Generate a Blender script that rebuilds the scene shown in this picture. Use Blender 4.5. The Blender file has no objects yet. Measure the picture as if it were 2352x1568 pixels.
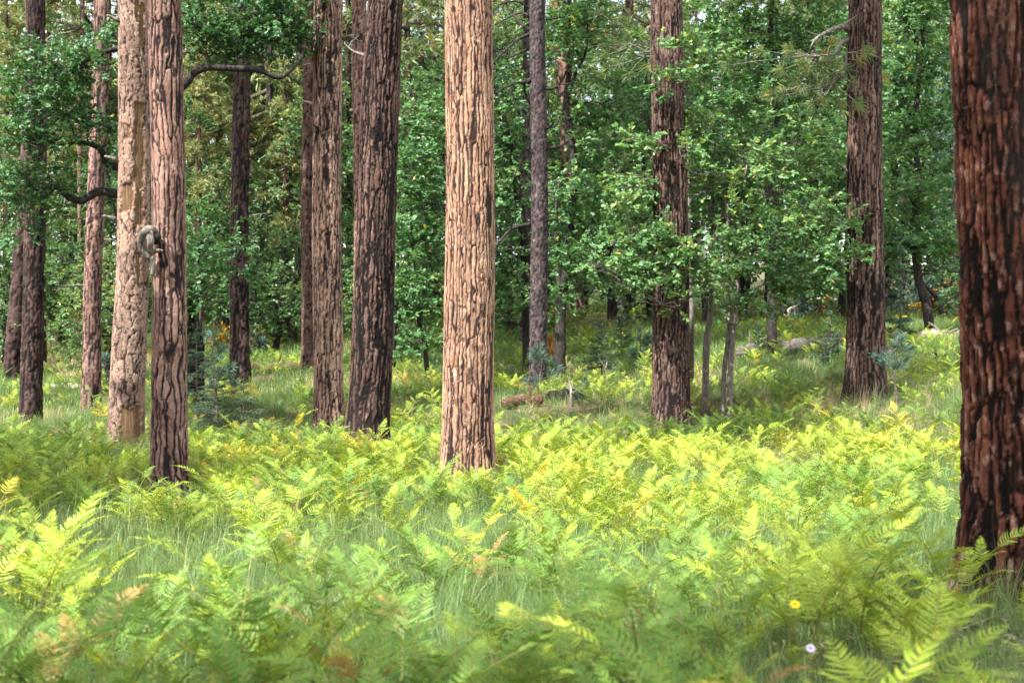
import bpy, math, random
import numpy as np
from mathutils import Vector

# ------------------------------------------------------------------ camera, sky, sun, exposure
SC = bpy.context.scene
COL = SC.collection
CAM_Z = 1.6
cam_d = bpy.data.cameras.new('camera'); cam = bpy.data.objects.new('camera', cam_d); COL.objects.link(cam)
cam.location = (0, 0, CAM_Z); cam.rotation_euler = (math.radians(90), 0, 0)
cam_d.lens = 50; cam_d.sensor_width = 36; cam_d.clip_start = 0.05; cam_d.clip_end = 2000
cam_d.dof.use_dof = True; cam_d.dof.focus_distance = 19.5; cam_d.dof.aperture_fstop = 3.2; cam_d.dof.aperture_blades = 0
SC.camera = cam

SUN_EL, SUN_AZ = 52.0, 222.0          # degrees; azimuth clockwise from +Y: behind the camera, to its left
_e, _a = math.radians(SUN_EL), math.radians(SUN_AZ)
SUN_TO = Vector((math.sin(_a) * math.cos(_e), math.cos(_a) * math.cos(_e), math.sin(_e)))
W = bpy.data.worlds.new('World'); SC.world = W; W.use_nodes = True
_nt = W.node_tree; _bg = _nt.nodes['Background']
_sky = _nt.nodes.new('ShaderNodeTexSky'); _sky.sky_type = 'NISHITA'; _sky.sun_disc = False
_sky.sun_elevation = _e; _sky.sun_rotation = _a
_sky.air_density = 1.0; _sky.dust_density = 3.0; _sky.ozone_density = 1.0
_tc = _nt.nodes.new('ShaderNodeTexCoord'); _cn = _nt.nodes.new('ShaderNodeTexNoise'); _cn.inputs['Scale'].default_value = 2.2; _cn.inputs['Detail'].default_value = 3
_cr = _nt.nodes.new('ShaderNodeValToRGB'); _cr.color_ramp.elements[0].position = 0.30; _cr.color_ramp.elements[1].position = 0.62   # broken bright cloud all round
_mx = _nt.nodes.new('ShaderNodeMix'); _mx.data_type = 'RGBA'; _mx.inputs[7].default_value = (7.2, 7.2, 6.95, 1)
_nt.links.new(_tc.outputs['Generated'], _cn.inputs['Vector']); _nt.links.new(_cn.outputs['Fac'], _cr.inputs[0]); _nt.links.new(_cr.outputs[0], _mx.inputs[0])
_nt.links.new(_sky.outputs[0], _mx.inputs[6]); _nt.links.new(_mx.outputs[2], _bg.inputs[0]); _bg.inputs[1].default_value = 0.13
sun_d = bpy.data.lights.new('sun', 'SUN'); sun_d.energy = 4.0; sun_d.angle = math.radians(0.55); sun_d.color = (1.0, 0.965, 0.91)
sun = bpy.data.objects.new('sun', sun_d); COL.objects.link(sun); sun.rotation_euler = SUN_TO.to_track_quat('Z', 'Y').to_euler()
sun.location = (-20, -20, 40)
vs = SC.view_settings
vs.view_transform = 'Standard'; vs.look = 'None'; vs.gamma = 1.0; vs.use_curve_mapping = False; vs.exposure = 2.25
SC.render.engine = 'CYCLES'
cy = SC.cycles
cy.max_bounces = 4; cy.diffuse_bounces = 2; cy.glossy_bounces = 1; cy.transmission_bounces = 2; cy.transparent_max_bounces = 2
cy.use_denoising = True; cy.denoising_prefilter = 'NONE'; cy.use_adaptive_sampling = True; cy.adaptive_threshold = 0.02
cy.caustics_reflective = False; cy.caustics_refractive = False
cy.sample_clamp_indirect = 6; cy.debug_use_spatial_splits = True

R = np.random.default_rng(7)
FPX = 50 / 36 * 2352.0; CU, CV = 1176.0, 784.0     # the photograph measured on a 2352 x 1568 grid

def at(u, v, Y):
    return np.array(((u - CU) / FPX * Y, Y, CAM_Z - (v - CV) / FPX * Y))

# ------------------------------------------------------------------ numpy helpers
def _h(ix, iy, iz, seed):
    n = (ix.astype(np.int64) * 374761393 + iy.astype(np.int64) * 668265263 + iz.astype(np.int64) * 2147483647 * 3 + seed * 1274126177) & 0xFFFFFFFF
    n = ((n ^ (n >> 13)) * 1274126177) & 0xFFFFFFFF
    n = ((n ^ (n >> 16)) * 2246822519) & 0xFFFFFFFF
    return ((n ^ (n >> 15)) & 0xFFFFFF) / float(0xFFFFFF)

def vnoise(x, y, z, seed=0):
    x, y, z = np.broadcast_arrays(np.asarray(x, float), np.asarray(y, float), np.asarray(z, float))
    ix, iy, iz = np.floor(x), np.floor(y), np.floor(z)
    fx, fy, fz = x - ix, y - iy, z - iz
    fx, fy, fz = (f * f * (3 - 2 * f) for f in (fx, fy, fz))
    r = 0
    for dx in (0, 1):
        for dy in (0, 1):
            for dz in (0, 1):
                w = (fx if dx else 1 - fx) * (fy if dy else 1 - fy) * (fz if dz else 1 - fz)
                r = r + w * _h(ix + dx, iy + dy, iz + dz, seed)
    return r

def fbm(x, y, z, seed=0, oct=3):
    r, a, s = 0, 0.5, 0
    for o in range(oct):
        r = r + a * vnoise(x * 2 ** o, y * 2 ** o, z * 2 ** o, seed + o * 17); s += a; a *= 0.5
    return r / s

def sstep(a, b, x):
    t = np.clip((x - a) / (b - a), 0, 1); return t * t * (3 - 2 * t)

def worley(s, t, nc, seed):
    """cells on a cylinder: distances to the nearest two points, their ids, and how upright the edge between them is (0..1)"""
    i, j = np.floor(s), np.floor(t)
    f1 = np.full(s.shape, 9.0); f2 = np.full(s.shape, 9.0); id1 = np.zeros(s.shape); id2 = np.zeros(s.shape)
    X1, Y1, X2, Y2 = (np.zeros(s.shape) for _ in range(4))
    for di in (-1, 0, 1):
        for dj in (-1, 0, 1):
            ci, cj = i + di, j + dj
            m = np.mod(ci, nc)
            px = ci + 0.05 + 0.90 * _h(m, cj, m * 0, seed); py = cj + 0.03 + 0.94 * _h(m, cj, m * 0 + 5, seed)
            d = np.hypot(px - s, py - t)
            hid = _h(m, cj, m * 0 + 9, seed)
            c1 = d < f1; c2 = (~c1) & (d < f2)
            f2 = np.where(c1, f1, np.where(c2, d, f2)); id2 = np.where(c1, id1, np.where(c2, hid, id2))
            X2 = np.where(c1, X1, np.where(c2, px, X2)); Y2 = np.where(c1, Y1, np.where(c2, py, Y2))
            id1 = np.where(c1, hid, id1); X1 = np.where(c1, px, X1); Y1 = np.where(c1, py, Y1); f1 = np.where(c1, d, f1)
    up = np.abs(X2 - X1) / np.maximum(np.hypot(X2 - X1, Y2 - Y1), 1e-6)
    return f1, f2, id1, id2, up

UP = np.array((0, 0, 1.0))
def unit(v):
    return v / np.maximum(np.linalg.norm(v, axis=-1, keepdims=True), 1e-9)

def mesh(name, verts, faces, mats, attrs=None, midx=None, smooth=True):
    """verts (N,3); faces: list of int arrays (F,K); attrs {name: (N,)}; midx: one material index per array in faces"""
    me = bpy.data.meshes.new(name)
    verts = np.ascontiguousarray(verts, dtype=np.float32)
    faces = [np.asarray(f) for f in faces if len(f)]
    tot = np.concatenate([np.full(len(f), f.shape[1]) for f in faces]).astype(np.int32)
    loops = np.concatenate([f.ravel() for f in faces]).astype(np.int32)
    me.vertices.add(len(verts)); me.vertices.foreach_set('co', verts.ravel())
    me.loops.add(len(loops)); me.loops.foreach_set('vertex_index', loops)
    me.polygons.add(len(tot))
    st = np.concatenate(([0], np.cumsum(tot)[:-1])).astype(np.int32)
    me.polygons.foreach_set('loop_start', st)
    me.polygons.foreach_set('loop_total', tot)
    me.polygons.foreach_set('use_smooth', np.full(len(tot), smooth, dtype=bool))
    for m in (mats if isinstance(mats, (list, tuple)) else [mats]): me.materials.append(m)
    if midx is not None:
        me.polygons.foreach_set('material_index', np.concatenate([np.full(len(f), k) for f, k in zip(faces, midx)]).astype(np.int32))
    for k, a in (attrs or {}).items():
        me.attributes.new(k, 'FLOAT', 'POINT').data.foreach_set('value', np.ascontiguousarray(a, dtype=np.float32))
    me.update(calc_edges=True)
    return me

def put(name, me, parent=None, loc=(0, 0, 0), rot=(0, 0, 0), scale=None):
    o = bpy.data.objects.new(name, me); COL.objects.link(o)
    o.location = tuple(float(c) for c in loc); o.rotation_euler = rot
    if scale is not None: o.scale = scale if hasattr(scale, '__len__') else (scale,) * 3
    if parent is not None:
        o.parent = parent
        if name in ('crown', 'limbs', 'branches', 'low_needles', 'low_limb'): o['kind'] = 'stuff'     # leaves, needles and twigs nobody could count
    return o

def tag(o, label=None, cat=None, group=None, kind=None):
    if label: o['label'] = label
    if cat: o['category'] = cat
    if group: o['group'] = group
    if kind: o['kind'] = kind
    return o

def thing(name, label, cat, loc=(0, 0, 0), rotz=0.0, scale=1.0, group=None):
    return tag(put(name, None, None, loc, (0, 0, rotz), scale), label, cat, group)

def copy_tree(o, parent=None):
    c = o.copy(); COL.objects.link(c); c.parent = parent
    for ch in o.children: copy_tree(ch, c)
    return c

class Geo:
    """collects tubes and sheets for ONE part"""
    def __init__(s): s.v, s.q, s.t, s.n, s.a = [], [], [], 0, []
    def tube(s, P, r, sides=6, tip=True, val=0.0):
        P = np.asarray(P, float); r = np.broadcast_to(np.asarray(r, float), (len(P),))
        T = unit(np.gradient(P, axis=0))
        ref = np.array((0.0, 0, 1)) if abs(T[0][2]) < 0.8 else np.array((0.0, 1, 0))
        a = unit(np.cross(T[0], ref)); A = []
        for t in T:
            a = unit(a - t * np.dot(a, t)); A.append(a)
        A = np.array(A); B = np.cross(T, A)
        th = np.arange(sides) * 2 * np.pi / sides
        V = P[:, None] + r[:, None, None] * (np.cos(th)[None, :, None] * A[:, None] + np.sin(th)[None, :, None] * B[:, None])
        n = len(P); base = s.n
        s.v.append(V.reshape(-1, 3)); s.n += n * sides; s.a.append(np.full(n * sides, val))
        i = np.arange(n - 1)[:, None] * sides; k = np.arange(sides)[None, :]; k2 = (k + 1) % sides
        s.q.append((base + np.stack([i + k, i + k2, i + sides + k2, i + sides + k], -1)).reshape(-1, 4))
        if tip:
            for row, flip in ((0, True), (n - 1, False)):
                c = s.n; s.v.append(P[row][None]); s.n += 1; s.a.append(np.array([val]))
                kk = np.arange(sides); o = base + row * sides
                f = np.stack([o + kk, o + (kk + 1) % sides, np.full(sides, c)], -1)
                s.t.append(f[:, ::-1] if flip else f)
    def tris(s, V, F, val=None):
        s.v.append(V); s.t.append(F + s.n); s.n += len(V); s.a.append(np.zeros(len(V)) if val is None else val)
    def quads(s, V, F, val=None):
        s.v.append(V); s.q.append(F + s.n); s.n += len(V); s.a.append(np.zeros(len(V)) if val is None else val)
    def build(s, name, mat, smooth=True):
        f = []
        if s.q: f.append(np.concatenate(s.q))
        if s.t: f.append(np.concatenate(s.t))
        return mesh(name, np.concatenate(s.v), f, mat, {'tint': np.concatenate(s.a)}, smooth=smooth)

def curve(p0, p1, n=8, sag=0.0, wob=0.0, rng=R):
    """a wavering line between two points"""
    p0, p1 = np.asarray(p0, float), np.asarray(p1, float)
    t = np.linspace(0, 1, n)[:, None]
    P = p0 + (p1 - p0) * t
    P[:, 2] += sag * np.sin(np.pi * t[:, 0])
    w = np.cumsum(rng.normal(0, 1, (n, 3)), 0); w -= w[:1]; w -= t * w[-1:]
    return P + w * wob

def smooth_path(pts, n=24):
    """Catmull-Rom through pts"""
    P = np.asarray(pts, float); P = np.vstack([2 * P[0] - P[1], P, 2 * P[-1] - P[-2]])
    m = len(P) - 3; out = []
    for q in np.linspace(0, m - 1e-6, n):
        i = int(q); t = q - i; a, b, c, d = P[i:i + 4]
        out.append(0.5 * (2 * b + (c - a) * t + (2 * a - 5 * b + 4 * c - d) * t * t + (3 * b - a - 3 * c + d) * t ** 3))
    return np.array(out)

# ------------------------------------------------------------------ materials
def nodes(name):
    m = bpy.data.materials.new(name); m.use_nodes = True
    nt = m.node_tree; return m, nt, nt.nodes['Principled BSDF']

def N(nt, kind, **kw):
    n = nt.nodes.new(kind)
    for k, v in kw.items(): setattr(n, k, v)
    return n

def ramp(nt, fac, stops, interp='LINEAR'):
    r = N(nt, 'ShaderNodeValToRGB'); r.color_ramp.interpolation = interp
    while len(r.color_ramp.elements) < len(stops): r.color_ramp.elements.new(0.5)
    for e, (p, c) in zip(r.color_ramp.elements, stops):
        e.position = p; e.color = (*c, 1)
    nt.links.new(fac, r.inputs[0]); return r.outputs[0]

def attr(nt, name):
    return N(nt, 'ShaderNodeAttribute', attribute_name=name).outputs['Fac']

def mixc(nt, fac, a, b, mode='MIX'):
    m = N(nt, 'ShaderNodeMix', data_type='RGBA', blend_type=mode)
    for i, s in ((0, fac), (6, a), (7, b)):
        if isinstance(s, (int, float)): m.inputs[i].default_value = s
        elif isinstance(s, tuple): m.inputs[i].default_value = (*s, 1)
        else: nt.links.new(s, m.inputs[i])
    return m.outputs[2]

def noise_tex(nt, scale, detail=3, stretch=(1, 1, 1), rough=0.55):
    tc = N(nt, 'ShaderNodeTexCoord'); mp = N(nt, 'ShaderNodeMapping'); mp.inputs['Scale'].default_value = stretch
    t = N(nt, 'ShaderNodeTexNoise'); t.inputs['Scale'].default_value = scale; t.inputs['Detail'].default_value = detail
    t.inputs['Roughness'].default_value = rough
    nt.links.new(tc.outputs['Object'], mp.inputs['Vector']); nt.links.new(mp.outputs['Vector'], t.inputs['Vector'])
    return t.outputs['Fac']

def bark_mat(name, colA, colB, dark, grey=(0.30, 0.22, 0.18), charc=(0.016, 0.013, 0.012), wood=(0.30, 0.19, 0.10)):
    m, nt, b = nodes(name)
    nz = noise_tex(nt, 5.0, 4, (1, 1, 0.5))
    c = ramp(nt, nz, [(0.3, colA), (0.7, colB)])
    c = mixc(nt, attr(nt, 'plate'), c, mixc(nt, 1.0, c, (0.52, 0.48, 0.48), 'MULTIPLY'))
    fl = noise_tex(nt, 42.0, 3, (1, 1, 0.4), 0.7)
    flk = ramp(nt, fl, [(0.34, (0.55, 0.52, 0.52)), (0.5, (0.9, 0.89, 0.89)), (0.63, (1.25, 1.24, 1.24))])
    c = mixc(nt, 0.85, c, flk, 'MULTIPLY')
    gp = ramp(nt, noise_tex(nt, 16.0, 3, (1, 1, 0.6)), [(0.55, (0, 0, 0)), (0.72, (0.6, 0.6, 0.6))])
    c = mixc(nt, gp, c, grey)
    big = ramp(nt, noise_tex(nt, 1.6, 4, (1.6, 1.6, .8)), [(0.36, (0.70, 0.68, 0.70)), (0.5, (0.95, 0.95, 0.95)), (0.66, (1.18, 1.12, 1.08))])
    c = mixc(nt, 0.9, c, big, 'MULTIPLY')
    c = mixc(nt, attr(nt, 'furrow'), c, dark)
    c = mixc(nt, attr(nt, 'char'), c, charc)
    wn = ramp(nt, noise_tex(nt, 9.0, 5, (5, 5, 0.22), .65), [(0.3, tuple(x * 0.45 for x in wood)), (0.55, wood), (0.75, tuple(min(1, x * 1.7) for x in wood))])
    c = mixc(nt, attr(nt, 'wood'), c, wn)
    nt.links.new(c, b.inputs['Base Color'])
    b.inputs['Roughness'].default_value = 0.85; b.inputs['Specular IOR Level'].default_value = 0.05
    bp = N(nt, 'ShaderNodeBump'); bp.inputs['Strength'].default_value = 0.7; bp.inputs['Distance'].default_value = 0.02
    nt.links.new(fl, bp.inputs['Height']); nt.links.new(bp.outputs[0], b.inputs['Normal'])
    return m

def wood_mat(name, a, b_, scale=14, stretch=(1, 1, 1), bump=0.6):
    m, nt, b = nodes(name)
    nz = noise_tex(nt, scale, 4, stretch)
    nt.links.new(ramp(nt, nz, [(0.32, a), (0.68, b_)]), b.inputs['Base Color'])
    b.inputs['Roughness'].default_value = 0.85; b.inputs['Specular IOR Level'].default_value = 0.05
    bp = N(nt, 'ShaderNodeBump'); bp.inputs['Strength'].default_value = bump; bp.inputs['Distance'].default_value = 0.02
    nt.links.new(noise_tex(nt, scale * 2.2, 3, stretch), bp.inputs['Height']); nt.links.new(bp.outputs[0], b.inputs['Normal'])
    return m

def leaf_mat(name, stops, trans=0.35, gloss=0.35, rough=0.45, inst=0.0, tgain=(1.35, 1.3, 0.7)):
    """colour from the leaf's own 'tint' (plus a shift for each plant)"""
    m, nt, b = nodes(name)
    f = attr(nt, 'tint')
    if inst:
        oi = N(nt, 'ShaderNodeObjectInfo'); ma = N(nt, 'ShaderNodeMath', operation='MULTIPLY_ADD')
        nt.links.new(oi.outputs['Random'], ma.inputs[0]); ma.inputs[1].default_value = inst
        ad = N(nt, 'ShaderNodeMath', operation='SUBTRACT'); nt.links.new(f, ad.inputs[0]); ad.inputs[1].default_value = inst / 2
        nt.links.new(ad.outputs[0], ma.inputs[2]); f = ma.outputs[0]
    c = ramp(nt, f, stops)
    nt.nodes.remove(b)
    df = N(nt, 'ShaderNodeBsdfDiffuse'); nt.links.new(c, df.inputs['Color'])
    tr = N(nt, 'ShaderNodeBsdfTranslucent'); nt.links.new(mixc(nt, 1.0, c, tgain, 'MULTIPLY'), tr.inputs['Color'])
    mx = N(nt, 'ShaderNodeMixShader'); mx.inputs[0].default_value = trans
    nt.links.new(df.outputs[0], mx.inputs[1]); nt.links.new(tr.outputs[0], mx.inputs[2])
    gl_ = N(nt, 'ShaderNodeBsdfGlossy'); gl_.inputs['Roughness'].default_value = rough; gl_.inputs['Color'].default_value = (1, 1, 1, 1)
    m2 = N(nt, 'ShaderNodeMixShader'); m2.inputs[0].default_value = gloss * .04
    nt.links.new(mx.outputs[0], m2.inputs[1]); nt.links.new(gl_.outputs[0], m2.inputs[2])
    nt.links.new(m2.outputs[0], nt.nodes['Material Output'].inputs['Surface'])
    return m

M = {}
M['bark_orange'] = bark_mat('bark_orange', (.325, .186, .122), (.415, .268, .182), (.014, .010, .010), grey=(.37, .29, .25))
M['bark_tan'] = bark_mat('bark_tan', (.30, .188, .142), (.395, .272, .212), (.012, .009, .009), grey=(.37, .29, .26))
M['bark_dark'] = bark_mat('bark_dark', (0.09, 0.05616, 0.04464), (0.144, 0.0936, 0.07488), (0.00432, 0.0036, 0.00432), grey=(0.1224, 0.0972, 0.09))
M['bark_pink'] = bark_mat('bark_pink', (0.2112, 0.1232, 0.0968), (0.2904, 0.1892, 0.154), (0.01144, 0.0088, 0.00968), grey=(0.264, 0.2112, 0.1936))
M['bark_black'] = bark_mat('bark_black', (0.07038, 0.04774, 0.04406), (0.1102, 0.07222, 0.0612), (0.005508, 0.004896, 0.005508), grey=(0.104, 0.08568, 0.08568))
M['bark_red'] = bark_mat('bark_red', (.090, .033, .022), (.155, .062, .042), (.003, .0025, .0025), grey=(.30, .20, .165))
M['bark_grey'] = bark_mat('bark_grey', (0.0595, 0.04675, 0.04675), (0.1062, 0.0867, 0.0867), (0.0119, 0.0102, 0.01105), grey=(0.1615, 0.1403, 0.1403))
M['bark_snag'] = bark_mat('bark_snag', (0.2365, 0.1548, 0.1161), (0.301, 0.215, 0.1677), (0.0172, 0.01376, 0.01376), grey=(0.3096, 0.2494, 0.215), wood=(.105, .064, .036))
M['bark_brown'] = bark_mat('bark_brown', (0.108, 0.06912, 0.054), (0.1692, 0.1138, 0.09), (0.00576, 0.00432, 0.00504), grey=(0.1656, 0.1296, 0.1152))
M['oak_bark'] = wood_mat('oak_bark', (0.012, 0.010, 0.010), (0.050, 0.043, 0.038), 22, (1, 1, 0.4))
M['oak_bark_pale'] = wood_mat('oak_bark_pale', (0.05, 0.043, 0.038), (0.19, 0.165, 0.145), 26, (1, 1, 0.35))
M['dead_wood'] = wood_mat('dead_wood', (0.045, 0.04, 0.036), (0.19, 0.17, 0.15), 24, (1, 1, 1))
M['pale_wood'] = wood_mat('pale_wood', (0.22, 0.18, 0.145), (0.52, 0.46, 0.39), 12, (1, 1, 1))
M['grey_log'] = wood_mat('grey_log', (0.028, 0.025, 0.024), (0.12, 0.105, 0.097), 10, (0.6, 3, 3))
M['red_log'] = wood_mat('red_log', (0.028, 0.016, 0.011), (0.12, 0.074, 0.047), 9, (0.8, 3, 3))
M['charcoal'] = wood_mat('charcoal', (0.005, 0.0045, 0.0045), (0.022, 0.02, 0.02), 20, (1, 1, 0.5))
M['orange_wood'] = wood_mat('orange_wood', (0.06, 0.035, 0.02), (0.40, 0.20, 0.07), 9, (2, 2, 0.5))
M['twig'] = wood_mat('twig', (0.05, 0.04, 0.033), (0.13, 0.11, 0.09), 30)
OAKR = [(0.0, (0.024, 0.072, 0.026)), (0.35, (0.050, 0.126, 0.044)), (0.7, (0.085, 0.180, 0.060)), (0.93, (0.130, 0.230, 0.075)), (1.0, (0.34, 0.24, 0.03))]
M['oak_leaf'] = leaf_mat('oak_leaf', OAKR, 0.34, 0.5, 0.42)
M['oak_leaf_bg'] = leaf_mat('oak_leaf_bg', [(0.0, (0.030, 0.080, 0.034)), (0.35, (0.058, 0.132, 0.054)), (0.7, (0.096, 0.182, 0.074)), (0.93, (0.145, 0.23, 0.088)), (1.0, (0.36, 0.26, 0.04))], 0.36, 0.5, 0.42, inst=0.25)
M['oak_leaf_yellow'] = leaf_mat('oak_leaf_yellow', [(0.0, (0.16, 0.14, 0.03)), (0.5, (0.42, 0.27, 0.03)), (1.0, (0.50, 0.22, 0.03))], 0.36, 0.3, 0.5)
M['needle'] = leaf_mat('needle', [(0.0, (0.050, 0.085, 0.034)), (0.5, (0.105, 0.155, 0.058)), (0.85, (0.17, 0.19, 0.06)), (1.0, (0.34, 0.22, 0.07))], 0.25, 0.4, 0.45, inst=0.2)
M['needle_yellow'] = leaf_mat('needle_yellow', [(0.0, (0.10, 0.155, 0.058)), (0.5, (0.18, 0.21, 0.078)), (1.0, (0.29, 0.25, 0.10))], 0.25, 0.35, 0.5)
M['needle_blue'] = leaf_mat('needle_blue', [(0.0, (0.025, 0.055, 0.045)), (0.5, (0.055, 0.100, 0.080)), (1.0, (0.10, 0.165, 0.12))], 0.2, 0.4, 0.45)
M['fir_needle'] = leaf_mat('fir_needle', [(0.0, (0.022, 0.055, 0.030)), (0.5, (0.045, 0.10, 0.052)), (1.0, (0.10, 0.17, 0.075))], 0.2, 0.4, 0.45)
M['needle_rust'] = leaf_mat('needle_rust', [(0.0, (0.16, 0.06, 0.035)), (1.0, (0.34, 0.13, 0.08))], 0.2, 0.3, 0.5)
FERN = [(0.0, (0.080, 0.150, 0.018)), (0.35, (0.168, 0.245, 0.026)), (0.65, (0.265, 0.33, 0.034)), (1.0, (0.37, 0.40, 0.042))]
M['fern'] = leaf_mat('fern', FERN, 0.30, 0.35, 0.5, inst=0.35, tgain=(1.2, 1.2, 0.75))
M['fern_green'] = leaf_mat('fern_green', [(0.0, (0.048, 0.110, 0.022)), (0.5, (0.096, 0.18, 0.028)), (1.0, (0.17, 0.25, 0.034))], 0.28, 0.35, 0.5, inst=0.35, tgain=(1.2, 1.2, 0.75))
M['fern_yellow'] = leaf_mat('fern_yellow', [(0.0, (0.16, 0.22, 0.03)), (0.5, (0.42, 0.36, 0.04)), (1.0, (0.55, 0.30, 0.05))], 0.4, 0.3, 0.5, inst=0.4, tgain=(1.15, 1.1, 0.7))
M['fern_brown'] = leaf_mat('fern_brown', [(0.0, (0.10, 0.06, 0.025)), (0.5, (0.24, 0.14, 0.05)), (1.0, (0.36, 0.22, 0.07))], 0.25, 0.3, 0.5, inst=0.4, tgain=(1.1, 1, 0.8))
M['fern_stem'] = leaf_mat('fern_stem', [(0.0, (0.12, 0.13, 0.03)), (1.0, (0.24, 0.19, 0.06))], 0.1, 0.3, 0.5)
M['grass'] = leaf_mat('grass', [(0.0, (0.055, 0.105, 0.034)), (0.5, (0.115, 0.182, 0.060)), (0.85, (0.19, 0.25, 0.09)), (1.0, (0.33, 0.32, 0.14))], 0.35, 0.3, 0.4, inst=0.35, tgain=(1.1, 1.15, 0.8))
M['straw'] = leaf_mat('straw', [(0.0, (0.20, 0.17, 0.08)), (0.6, (0.38, 0.31, 0.16)), (1.0, (0.52, 0.43, 0.26))], 0.25, 0.3, 0.5, inst=0.3, tgain=(1, 1, 0.9))
M['petal_yellow'] = leaf_mat('petal_yellow', [(0.0, (0.75, 0.48, 0.01)), (1.0, (0.80, 0.58, 0.02))], 0.3, 0.3, 0.5, tgain=(1, 1, 1))
M['petal_violet'] = leaf_mat('petal_violet', [(0.0, (0.50, 0.40, 0.66)), (1.0, (0.70, 0.62, 0.80))], 0.3, 0.3, 0.5, tgain=(1, 1, 1))
M['flower_eye'] = wood_mat('flower_eye', (0.16, 0.06, 0.01), (0.50, 0.28, 0.03), 300)

def ground_material():
    m, nt, b = nodes('forest_floor')
    a = ramp(nt, noise_tex(nt, 0.6, 5), [(0.35, (0.045, 0.055, 0.022)), (0.5, (0.075, 0.072, 0.034)), (0.68, (0.105, 0.078, 0.052))])
    f = ramp(nt, noise_tex(nt, 38, 4, (1, 1, 1), 0.7), [(0.35, (0.35, 0.33, 0.32)), (0.5, (0.9, 0.88, 0.86)), (0.66, (1.5, 1.42, 1.36))])
    nt.links.new(mixc(nt, 0.9, a, f, 'MULTIPLY'), b.inputs['Base Color']); b.inputs['Roughness'].default_value = 0.95
    b.inputs['Specular IOR Level'].default_value = 0.1
    bp = N(nt, 'ShaderNodeBump'); bp.inputs['Strength'].default_value = 0.9; bp.inputs['Distance'].default_value = 0.05
    nt.links.new(noise_tex(nt, 24, 4), bp.inputs['Height']); nt.links.new(bp.outputs[0], b.inputs['Normal'])
    return m
M['ground'] = ground_material()

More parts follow.
